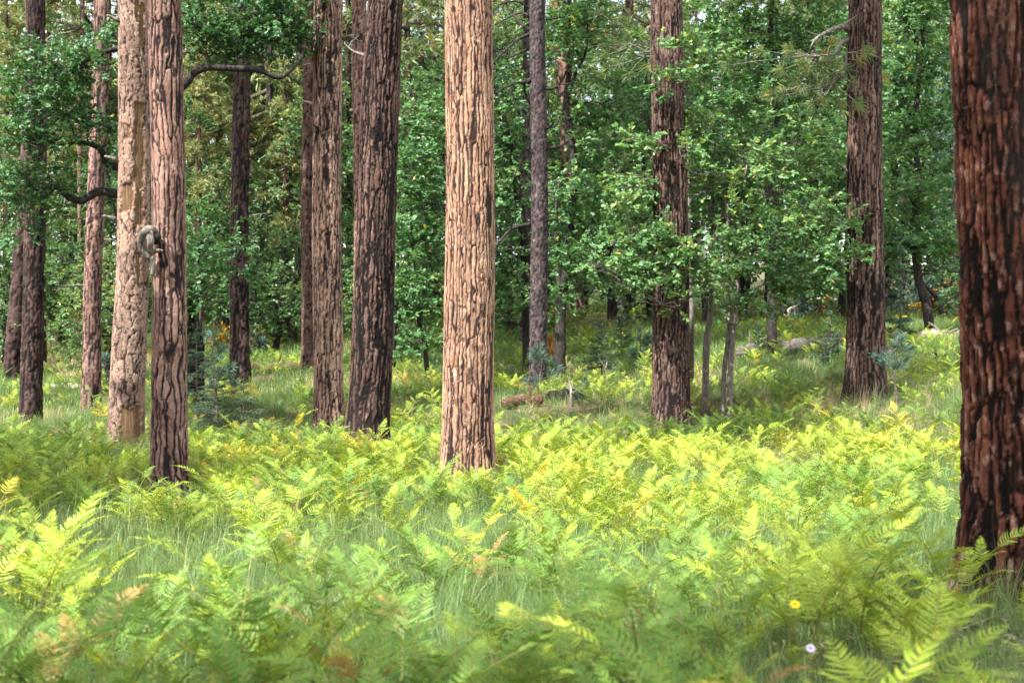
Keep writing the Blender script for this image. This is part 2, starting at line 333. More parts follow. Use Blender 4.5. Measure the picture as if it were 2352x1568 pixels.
# ------------------------------------------------------------------ the pines that make the picture: measured base, top, widths, distance
# key: (u_base, v_base, width_base, u_top at v=0, width_top, distance, material, style, label)
PINES = {
 'near':   (2348, 1378, 252, 2300, 240, 8.9, 'bark_red', dict(cw=.050, cl=.30, fw=.55, depth=.020, char=.45), 'huge dark reddish brown pine trunk, cut off by the edge, nearest of all'),
 'center': (1073, 1074, 118, 1077, 109, 18.0, 'bark_orange', dict(cw=.054, cl=.62, fw=.34, depth=.010, char=.08, basechar=.25), 'thick pale orange pine trunk, brightest one, rising from the sunlit ferns'),
 'lean':   (841, 1010, 98, 888, 84, 23.6, 'bark_dark', dict(cw=.078, cl=.55, fw=.60, depth=.020, char=.34, basechar=.8), 'dark furrowed pine trunk leaning right beside a tan straight one'),
 'tan':    (756, 980, 68, 752, 66, 27.0, 'bark_tan', dict(cw=.060, cl=.62, fw=.36, depth=.012, char=.12, basechar=.25), 'straight tan pine trunk with a short broken branch stub, beside the leaning dark trunk'),
 'pink':   (388, 1128, 82, 380, 74, 15.5, 'bark_pink', dict(cw=.066, cl=.50, fw=.34, depth=.013, char=.14, basechar=.2), 'pinkish brown pine trunk carrying a gnarled grey branch knot'),
 'rightc': (1541, 972, 88, 1534, 74, 26.0, 'bark_brown', dict(cw=.064, cl=.50, fw=.46, depth=.016, char=.34, basechar=.65), 'dark brown pine trunk partly hidden by sprays of oak leaves'),
 'right':  (1987, 893, 88, 1989, 76, 26.0, 'bark_brown', dict(cw=.070, cl=.55, fw=.46, depth=.016, char=.32, basechar=.7), 'furrowed brown pine trunk on the grassy rise, with a pine sapling at its foot'),
 'grey':   (1236, 890, 41, 1236, 37, 33.0, 'bark_grey', dict(cw=.055, cl=.12, fw=.24, depth=.014, char=.10, basechar=.1), 'slim dark grey pine trunk with bare dead branches'),
 'farl':   (70, 966, 52, 83, 41, 29.7, 'bark_black', dict(cw=.058, cl=.26, fw=.46, depth=.022, char=.55, basechar=.7), 'blackened pine trunk standing alone left of the pale pink trunk'),
 'pale':   (208, 945, 44, 232, 37, 33.0, 'bark_pink', dict(cw=.090, cl=.6, fw=.34, depth=.014, char=.08, basechar=.1), 'slim pale pink pine trunk with dead side twigs, left of the bark-stripped snag'),
 'dark2':  (551, 898, 47, 554, 38, 36.0, 'bark_black', dict(cw=.070, cl=.36, fw=.42, depth=.026, char=.40, basechar=.6), 'straight dark pine trunk behind the small fir sapling'),
 'behind': (712, 862, 40, 714, 34, 38.0, 'bark_dark', dict(cw=.10, cl=.24, fw=.16, depth=.02, char=.05), 'brown pine trunk half hidden behind the straight tan trunk'),
 'redback':(828, 862, 37, 828, 33, 37.0, 'bark_pink', dict(cw=.085, cl=.25, fw=.20, depth=.02, char=.12), 'reddish pine trunk showing behind the leaning dark trunk'),
 'slant':  (25, 885, 38, 88, 30, 40.0, 'bark_black', dict(cw=.12, cl=.5, fw=.22, depth=.03, char=.15), 'slanting dark brown pine trunk behind the blackened one'),
 'slim':   (100, 862, 15, 98, 13, 44.0, 'bark_black', dict(cw=.07, cl=.3, fw=.2, depth=.015, char=.2), 'thin dark pine pole just right of the blackened trunk'),
 'red':    (1328, 714, 31, 1281, 30, 52.0, 'bark_pink', dict(cw=.09, cl=.34, fw=.2, depth=.02, char=.08), 'reddish leaning pine trunk in the background behind the forked oak'),
 'grey2':  (615, 785, 16, 622, 14, 58.0, 'bark_grey', dict(cw=.09, cl=.2, fw=.2, depth=.012, char=.0), 'thin pale grey pine trunk in the distance right of the straight dark one'),
 'farA':   (474, 742, 18, 477, 15, 62.0, 'bark_pink', dict(cw=.1, cl=.3, fw=.2, depth=.015, char=.2), 'distant brownish pine trunk between pink trunk and straight dark trunk'),
 'farB':   (508, 737, 13, 506, 11, 66.0, 'bark_dark', dict(cw=.1, cl=.3, fw=.2, depth=.015, char=.2), 'thinner distant dark pine trunk just left of the straight dark trunk'),
 'farC':   (606, 760, 12, 604, 10, 60.0, 'bark_black', dict(cw=.1, cl=.3, fw=.2, depth=.012, char=.3), 'thin blackish pine trunk beside the pale grey distant one'),
 'farD':   (801, 760, 13, 801, 11, 56.0, 'bark_black', dict(cw=.1, cl=.3, fw=.2, depth=.012, char=.3), 'thin dark distant trunk seen between the tan and the leaning trunk'),
 'farE':   (946, 738, 17, 936, 14, 50.0, 'bark_dark', dict(cw=.1, cl=.3, fw=.2, depth=.015, char=.2), 'distant brown trunk among oak leaves left of the pale orange trunk'),
 'farF':   (180, 800, 12, 188, 10, 56.0, 'bark_pink', dict(cw=.1, cl=.3, fw=.2, depth=.015, char=.1), 'thin pinkish distant trunk behind the dark oak limb foliage'),
 'farG':   (1207, 795, 26, 1214, 22, 42.0, 'bark_grey', dict(cw=.08, cl=.2, fw=.2, depth=.015, char=.2), 'brown trunk base tucked behind the slim dark grey trunk'),
 'farH':   (1452, 735, 15, 1448, 13, 60.0, 'bark_dark', dict(cw=.1, cl=.3, fw=.2, depth=.015, char=.2), 'distant trunk hidden in oak leaves left of the dark brown trunk'),
 'farI':   (1880, 728, 17, 1872, 14, 58.0, 'bark_dark', dict(cw=.1, cl=.3, fw=.2, depth=.015, char=.2), 'distant trunk behind oak leaves left of the trunk on the rise'),
 'farJ':   (665, 770, 12, 668, 10, 64.0, 'bark_grey', dict(cw=.1, cl=.3, fw=.2, depth=.012, char=.1), 'faint thin grey trunk in the far woods left of the straight tan trunk'),
}
SNAG = (289, 1010, 80, 311, 68, 23.8)
for _k, _p in list(PINES.items()):          # the foot itself hides in the growth, a little below what shows
    if 10 < _p[5] < 34: PINES[_k] = (_p[0], _p[1] + 0.27 * FPX / _p[5]) + _p[2:]
SNAG = (289, 1010 + 0.25 * FPX / 23.8) + SNAG[2:]

# ------------------------------------------------------------------ terrain: control heights from where the trunks and logs meet the ground
_ctl = [(p[0], p[1], p[5]) for k, p in PINES.items()] + [SNAG[:2] + (SNAG[5],)] + \
       [(1230, 925, 29), (1250, 738, 48), (1405, 752, 46), (1810, 806, 34), (2160, 752, 40), (640, 812, 48), (640, 862, 38), (1640, 918, 28),
        (2160, 880, 27), (2180, 800, 33), (1750, 770, 40), (1000, 900, 31), (450, 925, 28), (1870, 700, 60), (300, 870, 42)]
CTL = np.array([at(*c) for c in _ctl])
CTL = np.vstack([CTL, [(x, y, 0.0) for x, y in ((0, 0), (-3, 4), (3, 4), (0, 6), (2.2, 6), (-2.5, 8), (12, 8), (0, -10))] + [(x, y, -.12) for x, y in ((0, 10), (-4, 10.5), (4, 11))] + [(x, y, -.25) for x, y in ((0, 13), (-5, 13), (5, 14), (-8, 18), (4, 18), (-12, 12), (-3, 19.5), (1.5, 15.5), (-2, 16), (2, 21), (-1.5, 21), (7, 19))]])

def trend(x, y):
    sp = np.logaddexp(0, (y - 30) / 4.0) * 4.0
    z = 0.078 * np.minimum(sp, 40) + 0.055 * np.maximum(sp - 40, 0)
    return z + 0.035 * np.clip(x, 0, 40) * sstep(14, 34, y)

CRES = CTL[:, 2] - trend(CTL[:, 0], CTL[:, 1])
def ground(x, y):
    x = np.atleast_1d(np.asarray(x, float)); y = np.atleast_1d(np.asarray(y, float)); out = np.empty(len(x))
    for i in range(0, len(x), 20000):
        xs, ys = x[i:i + 20000], y[i:i + 20000]
        d2 = (xs[:, None] - CTL[:, 0]) ** 2 + (ys[:, None] - CTL[:, 1]) ** 2
        w = 1 / (d2 + 0.35) ** 1.6
        res = (w * CRES).sum(1) / w.sum(1)
        fade = np.exp(-np.sqrt(d2.min(1)) / 14)
        out[i:i + 20000] = trend(xs, ys) + res * fade + (fbm(xs * .5, ys * .5, 0, 5) - .5) * .10 + (fbm(xs * .07, ys * .07, 0, 9) - .5) * .5 * sstep(35, 90, np.hypot(xs, ys))
    return out
def gz(x, y): return float(ground(x, y)[0])

def foot(u, v, Y):
    p = at(u, v, Y); p[2] = gz(p[0], p[1]) - .05; return p

def hit(u, v, y0=4.0, y1=90.0):
    """where the sight line through (u, v) meets the ground"""
    Y = np.linspace(y0, y1, 700); P = (u - CU) / FPX * Y
    d = CAM_Z - (v - CV) / FPX * Y - ground(P, Y)
    k = int(np.argmax(d < 0)) if (d < 0).any() else len(Y) - 1
    return np.array((P[k], Y[k], ground(P[k], Y[k])[0]))

def axis(lo, hi, fine_lo, fine_hi, step, big):
    a = list(np.arange(fine_lo, fine_hi, step)); s = step; c = fine_hi
    while c < hi: a.append(c); s = min(s * 1.25, big); c += s
    a.append(hi); s = step; c = fine_lo - step; b = []
    while c > lo: b.append(c); s = min(s * 1.25, big); c -= s
    b.append(lo); return np.array(sorted(b) + a)
_x = axis(-500, 500, -22, 26, 0.3, 40); _y = axis(-400, 700, 0, 66, 0.3, 40)
_X, _Y = np.meshgrid(_x, _y); _Z = ground(_X.ravel(), _Y.ravel())
_V = np.stack([_X.ravel(), _Y.ravel(), _Z], -1)
nx, ny = len(_x), len(_y); _i = (np.arange(ny - 1)[:, None] * nx + np.arange(nx - 1)[None, :]).ravel()
tag(put('ground', mesh('ground', _V, [np.stack([_i, _i + 1, _i + nx + 1, _i + nx], -1)], M['ground'])), 'sloping forest floor under grass and ferns', None, None, 'structure')

# ------------------------------------------------------------------ trunks with real bark relief
def trunk_mesh(name, mat, st, H, rb, rt_slope, lean, vis, px, seed, flare=0.32, wood=None, bow=0.03, seg_min=14):
    """origin at the base; rb radius above the flare; lean (dx, dy) per metre of height; rows are dense up to 'vis'"""
    dense = np.arange(-0.25, vis, px)
    coarse = np.arange(vis, H, 0.5)
    h = np.concatenate([dense, coarse[1:] if len(coarse) > 1 else coarse, [H]])
    nf = int(max(seg_min * .6, min(200, math.pi * rb / px))); nb_ = max(6, nf // 3); nt_ = nf + nb_
    th = np.concatenate([np.pi * .95 + np.arange(nf) * (np.pi * 1.10) / nf, np.pi * 2.05 + np.arange(nb_) * (np.pi * .90) / nb_])   # finer towards the camera
    Hh, Th = np.meshgrid(h, th, indexing='ij')
    r0 = np.maximum(rb - rt_slope * Hh, 0.02)
    r0 = r0 * np.where(Hh > vis, np.maximum(1 - 0.72 * (Hh - vis) / max(H - vis, 1), 0.1), 1)
    lob = 0.6 + 0.8 * vnoise(np.cos(Th) * 1.7 + 9, np.sin(Th) * 1.7 + 9, 0, seed)
    r1 = r0 * (1 + flare * lob * np.exp(-np.maximum(Hh, 0) / 0.30) + 0.05 * np.exp(-np.maximum(Hh, 0) / 1.2))
    r1 = r1 * (1 + 0.09 * (fbm(np.cos(Th) * 1.1 + 3, np.sin(Th) * 1.1 + 3, Hh * 0.8, seed + 3) - .5))
    cx, cy_ = np.cos(Th) * rb, np.sin(Th) * rb
    nc = max(5, int(round(2 * np.pi * rb / st['cw'])))
    wz = (fbm(cx * 4 + 20, cy_ * 4 + 20, Hh * 1.3, seed, 3) - .5)
    wz2 = (fbm(cx * 11 + 40, cy_ * 11 + 40, Hh * 8, seed + 31, 2) - .5)
    wz3 = (fbm(cx * 30 + 40, cy_ * 30 + 40, Hh * 22, seed + 37, 2) - .5)
    s = Th / (2 * np.pi) * nc + wz * 2.0 + wz2 * 0.65 + wz3 * .10
    t = Hh / st['cl'] + (fbm(cx * 8, cy_ * 8, Hh * 4, seed + 8, 3) - .5) * 2.2
    f1, f2, pid, pidb, up_ = worley(s, t, nc, seed)
    hp = np.mod((pid + pidb) * 7.31, 1.0)                       # some seams between plates are closed, some gape
    es = np.where(hp < .15, .45, np.where(hp > .80, 1.5, 1.0)) * (.25 + .75 * sstep(.2, .7, up_))
    wv = st['fw'] * (0.50 + 1.0 * fbm(cx * 3 + 7, cy_ * 3 + 7, Hh * 1.5, seed + 70)) * es
    fur = (1 - sstep(wv * 0.45, wv + .06, f2 - f1)) * np.clip(.45 + es, 0, 1)
    g1, g2, pid2, pid2b, up2 = worley(s * 2 + wz2 * 1.6, t * 2.6 + wz2 * 1.5 + 11, nc * 2, seed + 5)
    flake = (1 - sstep(0.02, 0.20, g2 - g1)) * (.3 + .7 * up2) * (np.mod((pid2 + pid2b) * 5.77, 1) > .4)
    fine = fbm(cx * 40, cy_ * 40, Hh * 26, seed + 90, 2) - .5
    disp = -st['depth'] * fur + 0.35 * st['depth'] * (pid - .5) + 0.28 * st['depth'] * (pid2 - .5) - 0.22 * st['depth'] * flake + fine * 0.35 * st['depth']
    cn = fbm(cx * 3.2 + 60, cy_ * 3.2 + 60, Hh * 0.9, seed + 44, 4)
    ch = sstep(0.62 - 0.30 * st.get('char', 0), 0.80 - 0.22 * st.get('char', 0), cn) * min(1, 0.35 + st.get('char', 0)) * 0.9
    bc = st.get('basechar', 0) * np.exp(-np.maximum(Hh, 0) / 0.9)
    ch = np.maximum(ch, np.clip(bc * (0.3 + 1.4 * fbm(cx * 6, cy_ * 6, Hh * 3.4, seed + 3)), 0, .95))
    ch = ch * sstep(0.15, 0.85, fur * 0.5 + flake * .2 + ch * 0.75)
    fade = np.where(Hh > vis + 0.3, 0.0, 1.0)
    at_ = dict(furrow=np.clip(fur * 0.97 + flake * st.get('fl', .3), 0, 1) * np.where(fade > 0, 1, .5), plate=np.clip(pid * 0.65 + pid2 * 0.45, 0, 1), char=ch, wood=np.zeros_like(Hh))
    if wood is not None:
        wm, hole = wood(Th, Hh, cx, cy_)
        disp = disp * (1 - wm) - 0.035 * wm + wm * fine * .006 - hole * 0.012 * (1 - wm)
        for k in ('furrow', 'char', 'plate'): at_[k] = at_[k] * (1 - wm)
        at_['char'] = np.maximum(at_['char'], hole * .9 * (1 - wm)); at_['wood'] = wm
    r = r1 + disp * fade
    bx = lean[0] * Hh + bow * np.sin(Hh * 0.55 + seed) * np.minimum(np.maximum(Hh, 0), 3) / 3
    by = lean[1] * Hh
    V = np.stack([bx + r * np.cos(Th), by + r * np.sin(Th), Hh], -1).reshape(-1, 3)
    n = len(h); i = np.arange(n - 1)[:, None] * nt_; k = np.arange(nt_)[None, :]; k2 = (k + 1) % nt_
    Q = np.stack([i + k, i + k2, i + nt_ + k2, i + nt_ + k], -1).reshape(-1, 4)
    top = len(V); V = np.vstack([V, [[lean[0] * H, lean[1] * H, H]]])
    kk = np.arange(nt_); T = np.stack([(n - 1) * nt_ + kk, (n - 1) * nt_ + (kk + 1) % nt_, np.full(nt_, top)], -1)
    return mesh(name, V, [Q, T], mat, {k: np.append(a.ravel(), a.ravel()[-1]) for k, a in at_.items()})

# pine crowns (far above the picture for the near trees): needle tufts on limbs
def needles(G, P, D, L, n, rng, wid=0.006, spread=0.75, tint=0.4, tv=0.25):
    """n needles around each tuft: P (K,3) tuft points, D (K,3) directions, L (K,) lengths"""
    K = len(P)
    d = unit(np.repeat(D, n, 0) + rng.normal(0, spread, (K * n, 3)))
    p = np.repeat(P, n, 0) - np.repeat(D * (L * 0.35)[:, None], n, 0) * rng.random((K * n, 1))
    l = np.repeat(L, n) * rng.uniform(.7, 1.1, K * n)
    s = unit(np.cross(d, rng.normal(0, 1, (K * n, 3))))
    mid = p + d * (l * .5)[:, None]; tip = p + d * l[:, None] - np.array((0, 0, 1)) * (l * .12)[:, None]
    w = wid * (l / 0.18)
    V = np.stack([p - s * w[:, None] * .5, mid - s * w[:, None], tip, mid + s * w[:, None]], 1).reshape(-1, 3)
    F = np.arange(K * n)[:, None] * 4 + np.arange(4)[None]
    tt = np.clip(np.repeat(tint + rng.normal(0, tv * .7, K), n) + rng.normal(0, tv * .6, K * n), 0, 1)
    G.quads(V, F, np.repeat(tt, 4))

def pine_crown(seed, Hc=12.0, rad=2.9, nb=46, tufts=16, n=22, L=0.34, wid=0.012, mat='needle', tint=.4):
    rng = np.random.default_rng(seed); wd, nd = Geo(), Geo()
    for b in range(nb):
        t = rng.random() ** 0.9; z = t * Hc; a = rng.random() * 6.283
        ln = rad * (1 - t ** 1.6) * rng.uniform(.55, 1.1) + 0.4
        out = np.array((math.cos(a), math.sin(a), 0))
        p0 = np.array((0, 0, z)); p1 = p0 + out * ln + np.array((0, 0, rng.uniform(-.25, .35) * ln))
        P = curve(p0, p1, 7, sag=-0.08 * ln, wob=.03 * ln, rng=rng)
        wd.tube(P, np.linspace(.05 * (1 - t) + .02, .008, 7), 5)
        k = int(tufts * (0.5 + ln / rad * .6)); q = rng.uniform(.35, 1.02, k)
        base = P[np.minimum((q * 6).astype(int), 6)]
        tp = base + rng.normal(0, 1, (k, 3)) * np.array((.30, .30, .16)) * (.4 + .5 * ln / rad)
        td = unit(out + rng.normal(0, .7, (k, 3)) + np.array((0, 0, .5)))
        for m in range(0, k, 2): wd.tube(np.array([base[m], tp[m]]), [.008, .004], 3, False)
        needles(nd, tp, td, np.full(k, L) * rng.uniform(.75, 1.2, k), n, rng, wid, .8, tint)
    return wd.build('limbs', M['twig']), nd.build('crown', M[mat])

HIGH = [pine_crown(11, 12, 2.6, 52, 16, 11, .48, .03), pine_crown(12, 12, 2.3, 52, 16, 11, .48, .03), pine_crown(13, 12, 2.8, 52, 16, 11, .48, .03)]
FARC = [pine_crown(21, 13, 2.6, 62, 18, 15, .30, .011), pine_crown(22, 13, 2.2, 60, 18, 15, .30, .011, tint=.55)]
YELC = pine_crown(23, 12, 1.7, 60, 17, 15, .28, .011, 'needle_yellow', .5)

PBASE = {}; _tk = {}
def big_pine(key, name='pine_tree', snag=False):
    u, v, wb, ut, wt, Y, mat, st, label = PINES[key]
    b = at(u, v, Y); top = at(ut, 0, Y)
    g = gz(b[0], b[1]); b[2] = g
    zt = top[2] - b[2]
    rb = wb / 2 / FPX * Y; rt = wt / 2 / FPX * Y
    lean = ((top[0] - b[0]) / zt, 0.0)
    vis = zt + 0.6; seed = sum(map(ord, key))
    H = (24 + seed % 5) if Y < 30 else vis + 10 + (seed % 7)
    px = Y / 1422 * (2.0 if Y < 10 else 0.85 if Y < 24 else 1.15 if Y < 28 else 1.5 if Y < 40 else 2.0)
    if key == 'pink': H = 19.5
    o = thing(name, label, 'pine tree', b)
    me = trunk_mesh('trunk', M[mat], st, H, rb, (rb - rt) / zt, lean, vis, px, seed)
    put('trunk', me, o)
    hc = max(vis + 0.8, H - 12)
    if Y < 45:
        wd, nd = HIGH[seed % 3]
        s = (H + 1.5 - hc) / 12
        if Y < 30: hc = H - 6.5; s = .6
    else:
        wd, nd = FARC[seed % 2]; hc = min(hc, 6.5 + seed % 4); s = (H + 1 - hc) / 13
    loc = (lean[0] * hc, 0, hc)
    put('limbs', wd, o, loc, (0, 0, seed), s); put('crown', nd, o, loc, (0, 0, seed), s)
    PBASE[key] = (b, rb, lean, o)
    return o

for k in PINES: big_pine(k)

def on_trunk(key, u, v, side=0.0):
    """point on the trunk's camera side, in the pine's own coordinates; side -1 left edge .. 1 right edge"""
    b, rb, lean, o = PBASE[key]; Y = PINES[key][5]
    z = at(u, v, Y)[2] - b[2]
    a = -math.pi / 2 + side * math.pi / 2
    return np.array((lean[0] * z + rb * .92 * math.cos(a), rb * .92 * math.sin(a), z))

def dead_branch(key, u0, v0, side, pts, r=0.03, mat='dead_wood', sub=3, name='dead_branch', seed=1, dy=0.0):
    """bare branch from a trunk through picture points (u, v); kept near the trunk's own distance"""
    rng = np.random.default_rng(seed); b, rb, lean, o = PBASE[key]; Y = PINES[key][5]
    p0 = on_trunk(key, u0, v0, side)
    P = [p0] + [at(u, v, Y + dy * (i + 1)) - b for i, (u, v) in enumerate(pts)]
    C = smooth_path(P, 6 * len(P)); G = Geo()
    C[2:] += np.cumsum(rng.normal(0, r * .12, (len(C) - 2, 3)), 0)
    G.tube(C, np.linspace(r, r * .3, len(C)), 7); tw = []
    for k in range(sub):
        i = rng.integers(len(C) // 3, len(C) - 1); L = rng.uniform(.15, .5)
        d = unit(C[min(i + 1, len(C) - 1)] - C[i - 1] + rng.normal(0, .7, 3))
        q = curve(C[i], C[i] + d * L, 6, wob=.03 * L, rng=rng); T = Geo(); T.tube(q, np.linspace(r * .45, r * .12, 6), 5); tw.append(T)
    br = put(name, G.build(name, M[mat]), o)
    for T in tw: put('twig', T.build('twig', M[mat]), br)

# slim grey pine: its dead branches
for i, (u0, v0, sd, pts, r) in enumerate([
    (1220, 70, -1, [(1190, 45), (1165, 10), (1150, -30)], .035), (1220, 78, -1, [(1185, 95), (1150, 125), (1120, 160)], .030),
    (1220, 38, -1, [(1195, 30), (1160, 45), (1135, 60)], .022), (1220, 190, -1, [(1190, 190), (1160, 200), (1140, 212)], .026),
    (1222, 185, -.7, [(1205, 190), (1208, 220), (1222, 250)], .040), (1254, 205, 1, [(1275, 200), (1290, 185), (1300, 160)], .036),
    (1254, 340, 1, [(1285, 335), (1305, 322), (1322, 318)], .040), (1254, 295, 1, [(1268, 288), (1275, 282)], .030),
    (1254, 45, 1, [(1275, 42), (1300, 40)], .024), (1220, 515, -1, [(1180, 525), (1150, 555), (1130, 580)], .038),
    (1222, 565, -1, [(1190, 570), (1160, 572)], .018), (1254, 440, 1, [(1270, 442), (1276, 446)], .022),
    (1254, 508, 1, [(1272, 506), (1282, 512)], .030), (1220, 350, -1, [(1210, 345)], .020), (1220, 262, -1, [(1198, 246), (1178, 232)], .018),
    (1220, 20, -1, [(1180, 5), (1140, 20), (1120, 70)], .020), (1220, 110, -1, [(1170, 130), (1130, 110)], .018), (1256, 155, 1, [(1290, 120)], .016)]):
    dead_branch('grey', u0, v0, sd, pts, r * 1.3, 'oak_bark', sub=5, seed=40 + i, dy=(-.25 if i % 2 else .2))
# straight tan pine: broken stub and two twigs
dead_branch('tan', 735, 330, -.55, [(728, 300), (722, 288)], .045, 'charcoal', 0, 'branch_stub', 3, -.25)
dead_branch('tan', 722, 240, -1, [(705, 235), (690, 228)], .03, 'pale_wood', 0, 'branch_stub', 4, -.1)
dead_branch('tan', 722, 148, -1, [(708, 146), (698, 148)], .025, 'pale_wood', 0, 'branch_stub', 5, -.1)
dead_branch('tan', 786, 90, .9, [(798, 82), (812, 82)], .035, 'dead_wood', 1, 'branch_stub', 6, -.2)
dead_branch('pale', 188, 655, -1, [(165, 655), (130, 652)], .028, 'dead_wood', 4, seed=7, dy=-.2)
dead_branch('pale', 233, 550, 1, [(250, 550), (268, 552)], .022, 'dead_wood', 1, seed=8, dy=-.1)
dead_branch('pale', 190, 600, -1, [(178, 575), (160, 560)], .022, 'dead_wood', 1, seed=9, dy=-.3)
dead_branch('pale', 212, 105, -1, [(225, 112), (250, 118)], .03, 'dead_wood', 3, seed=10, dy=-.4)
dead_branch('farl', 100, 95, 1, [(125, 80), (165, 72)], .03, 'dead_wood', 2, seed=11, dy=-.2)
dead_branch('farl', 98, 490, 1, [(130, 480), (165, 462)], .035, 'dead_wood', 2, seed=12, dy=-.3)
dead_branch('right', 1955, 70, -1, [(1930, 62), (1890, 75), (1855, 95)], .06, 'dead_wood', 3, seed=13, dy=-.3)
dead_branch('right', 1955, 105, -1, [(1935, 95), (1910, 85)], .045, 'dead_wood', 1, seed=14, dy=.2)
dead_branch('right', 1952, 395, -1, [(1940, 385), (1925, 375)], .04, 'dead_wood', 0, seed=15, dy=.2)
dead_branch('lean', 838, 128, -1, [(815, 118), (790, 100)], .03, 'dead_wood', 2, seed=16, dy=.1)
for key, lst in {'behind': [(700, 345, -1, 688, 345), (698, 440, -1, 684, 435), (697, 520, -1, 680, 515)], 'dark2': [(573, 495, 1, 620, 490), (573, 120, 1, 600, 130)],
                 'grey2': [(610, 60, -1, 590, 55), (625, 490, 1, 650, 486)], 'redback': [(812, 110, -1, 800, 104)], 'farA': [(480, 430, 1, 520, 424), (466, 560, -1, 446, 556)]}.items():
    for i, (u0, v0, sd, u1, v1) in enumerate(lst): dead_branch(key, u0, v0, sd, [((u0 + u1) / 2, v0 - 2), (u1, v1)], .02, 'dead_wood', 2, seed=60 + i)

# gnarled grey knot on the pinkish trunk
_b, _rb, _ln, _o = PBASE['pink']; _Y = 15.5 - .30
def _k(u, v, d=0): return at(u, v, _Y - d) - _b
G = Geo()
G.tube(smooth_path([_k(352, 548, -.12), _k(344, 540, .02), _k(336, 532, .08), _k(326, 540, .06), _k(322, 556, .02), _k(328, 575, 0), _k(340, 590, -.02), _k(346, 600, -.05)], 40), np.concatenate([np.linspace(.026, .046, 14), np.linspace(.042, .018, 26)]), 9)
G.tube(smooth_path([_k(342, 535, .05), _k(346, 552, .09), _k(345, 566, .07), _k(350, 580, .03), _k(362, 575, .06), _k(374, 576, .04)], 30), np.linspace(.046, .012, 30), 9)
G.tube(smooth_path([_k(348, 590, -.04), _k(352, 612, -.05), _k(350, 632, -.05)], 16), np.linspace(.036, .022, 16), 8)
G.tube(smooth_path([_k(334, 530, .02), _k(346, 526, .03), _k(356, 532, -.04)], 14), np.linspace(.05, .035, 14), 8)
tag(put('branch_knot', G.build('branch_knot', M['oak_bark_pale']), _o), 'gnarled grey curled branch knot')
G = Geo(); G.tube(smooth_path([_k(350, 545, -.10), _k(358, 546, -.02), _k(366, 548, -.06)], 8), [.03, .06, .075, .075, .07, .06, .04, .02], 10)
put('knot_hole', G.build('knot_hole', M['charcoal']), _o)

# standing dead snag with bark fallen off in patches and woodpecker holes
def snag_wood(Th, Hh, cx, cy):
    Y = SNAG[5]; zb = gz(*at(SNAG[0], SNAG[1], Y)[:2])
    a = np.sin(Th + np.pi / 2) * np.where(np.sin(Th) < 0, 1, 9)   # across the camera side: -1 left .. 1 right
    def v2h(v): return CAM_Z - (v - CV) / FPX * Y - zb
    m = np.zeros_like(Th)
    e = (fbm(cx * 9, cy * 9, Hh * 5, 77, 3) - .5) * 0.5 + (fbm(cx * 22, cy * 22, Hh * 12, 78, 2) - .5) * .34
    for a0, a1, v0, v1 in ((.22, .80, 240, 420), (.30, .78, 420, 520), (-.72, .20, 425, 490), (.32, .60, -40, 60), (.58, .85, 20, 120), (-.30, .04, 290, 322), (-.05, .95, 932, 1030), (-1.3, -.90, 520, 640), (.45, .72, 585, 660)):
        d = np.minimum(np.minimum(a - a0, a1 - a) * 1.0, np.minimum(Hh - v2h(v1), v2h(v0) - Hh) * 2.2)
        m = np.maximum(m, sstep(-.012, .02, d + e * .6))
    slit = sstep(.03, .0, np.abs(a - .10 - .05 * np.sin(Hh * 7)) - .03) * sstep(v2h(945), v2h(880), Hh) * sstep(v2h(780), v2h(830), Hh)
    g1, g2, idv, _i2, _u2 = worley(Th / 6.283 * 62, Hh / .032, 62, 900)
    hole = sstep(.28, .16, g1) * (idv > .66) * sstep(.35, .5, fbm(cx * 4, cy * 4, Hh * 1.3, 12, 2))
    return m, np.maximum(hole, slit * 1.0)
_b = at(SNAG[0], SNAG[1], SNAG[5]); _b[2] = gz(_b[0], _b[1]); _t = at(SNAG[3], 0, SNAG[5]); _z = _t[2] - _b[2]
_rb, _rt = SNAG[2] / 2 / FPX * SNAG[5], SNAG[4] / 2 / FPX * SNAG[5]
_o = thing('snag', 'dead standing pine snag with bare wood where bark fell off and woodpecker holes', 'dead tree', _b)
put('trunk', trunk_mesh('trunk', M['bark_snag'], dict(cw=.15, cl=.30, fw=.085, depth=.018, char=.02, basechar=.1), _z + 3.5, _rb, (_rb - _rt) / _z, ((_t[0] - _b[0]) / _z, 0), _z + .6, SNAG[5] / 1422 * 1.1, 31, .12, snag_wood, .05), _o)
for v0, sd in ((50, -1), (370, -1), (505, -1)):
    G = Geo(); z = at(0, v0, SNAG[5])[2] - _b[2]; p = np.array((((_t[0] - _b[0]) / _z) * z - _rb * .8, -.12, z))
    G.tube(curve(p, p + np.array((-.16, -.12, .05)), 6, wob=.01), np.linspace(.045, .02, 6), 7)
    put('branch_stub', G.build('branch_stub', M['dead_wood']), _o)
PBASE['snag'] = (_b, _rb, ((_t[0] - _b[0]) / _z, 0), _o)

# ------------------------------------------------------------------ oaks: stems, branches to leafy clumps, leaves one by one
_side = [(.06, .03), (.22, .10), (.32, .30), (.42, .13), (.58, .38), (.66, .15), (.80, .29), (.90, .12)]
_tm = [(0, 0, 0)] + [(x, w, .10 * w) for x, w in _side] + [(1, 0, -.08)] + [(x, -w, .10 * w) for x, w in _side[::-1]]
LOBED = (np.array(_tm), [np.array([list(range(0, 10))]), np.array([[9] + list(range(10, 18)) + [0]])])
SIMPLE = (np.array([(0, 0, 0), (.30, .30, .05), (.42, .16, .02), (.68, .36, .04), (1, 0, -.06), (.68, -.36, .04), (.42, -.16, .02), (.30, -.30, .05)]),
          [np.array([[0, 1, 2, 6], [2, 3, 4, 4 + 0], [0, 6, 6, 7]])[:1], np.array([[0, 2, 6], [0, 6, 7], [2, 3, 4], [2, 4, 6], [4, 5, 6]])[1:]])
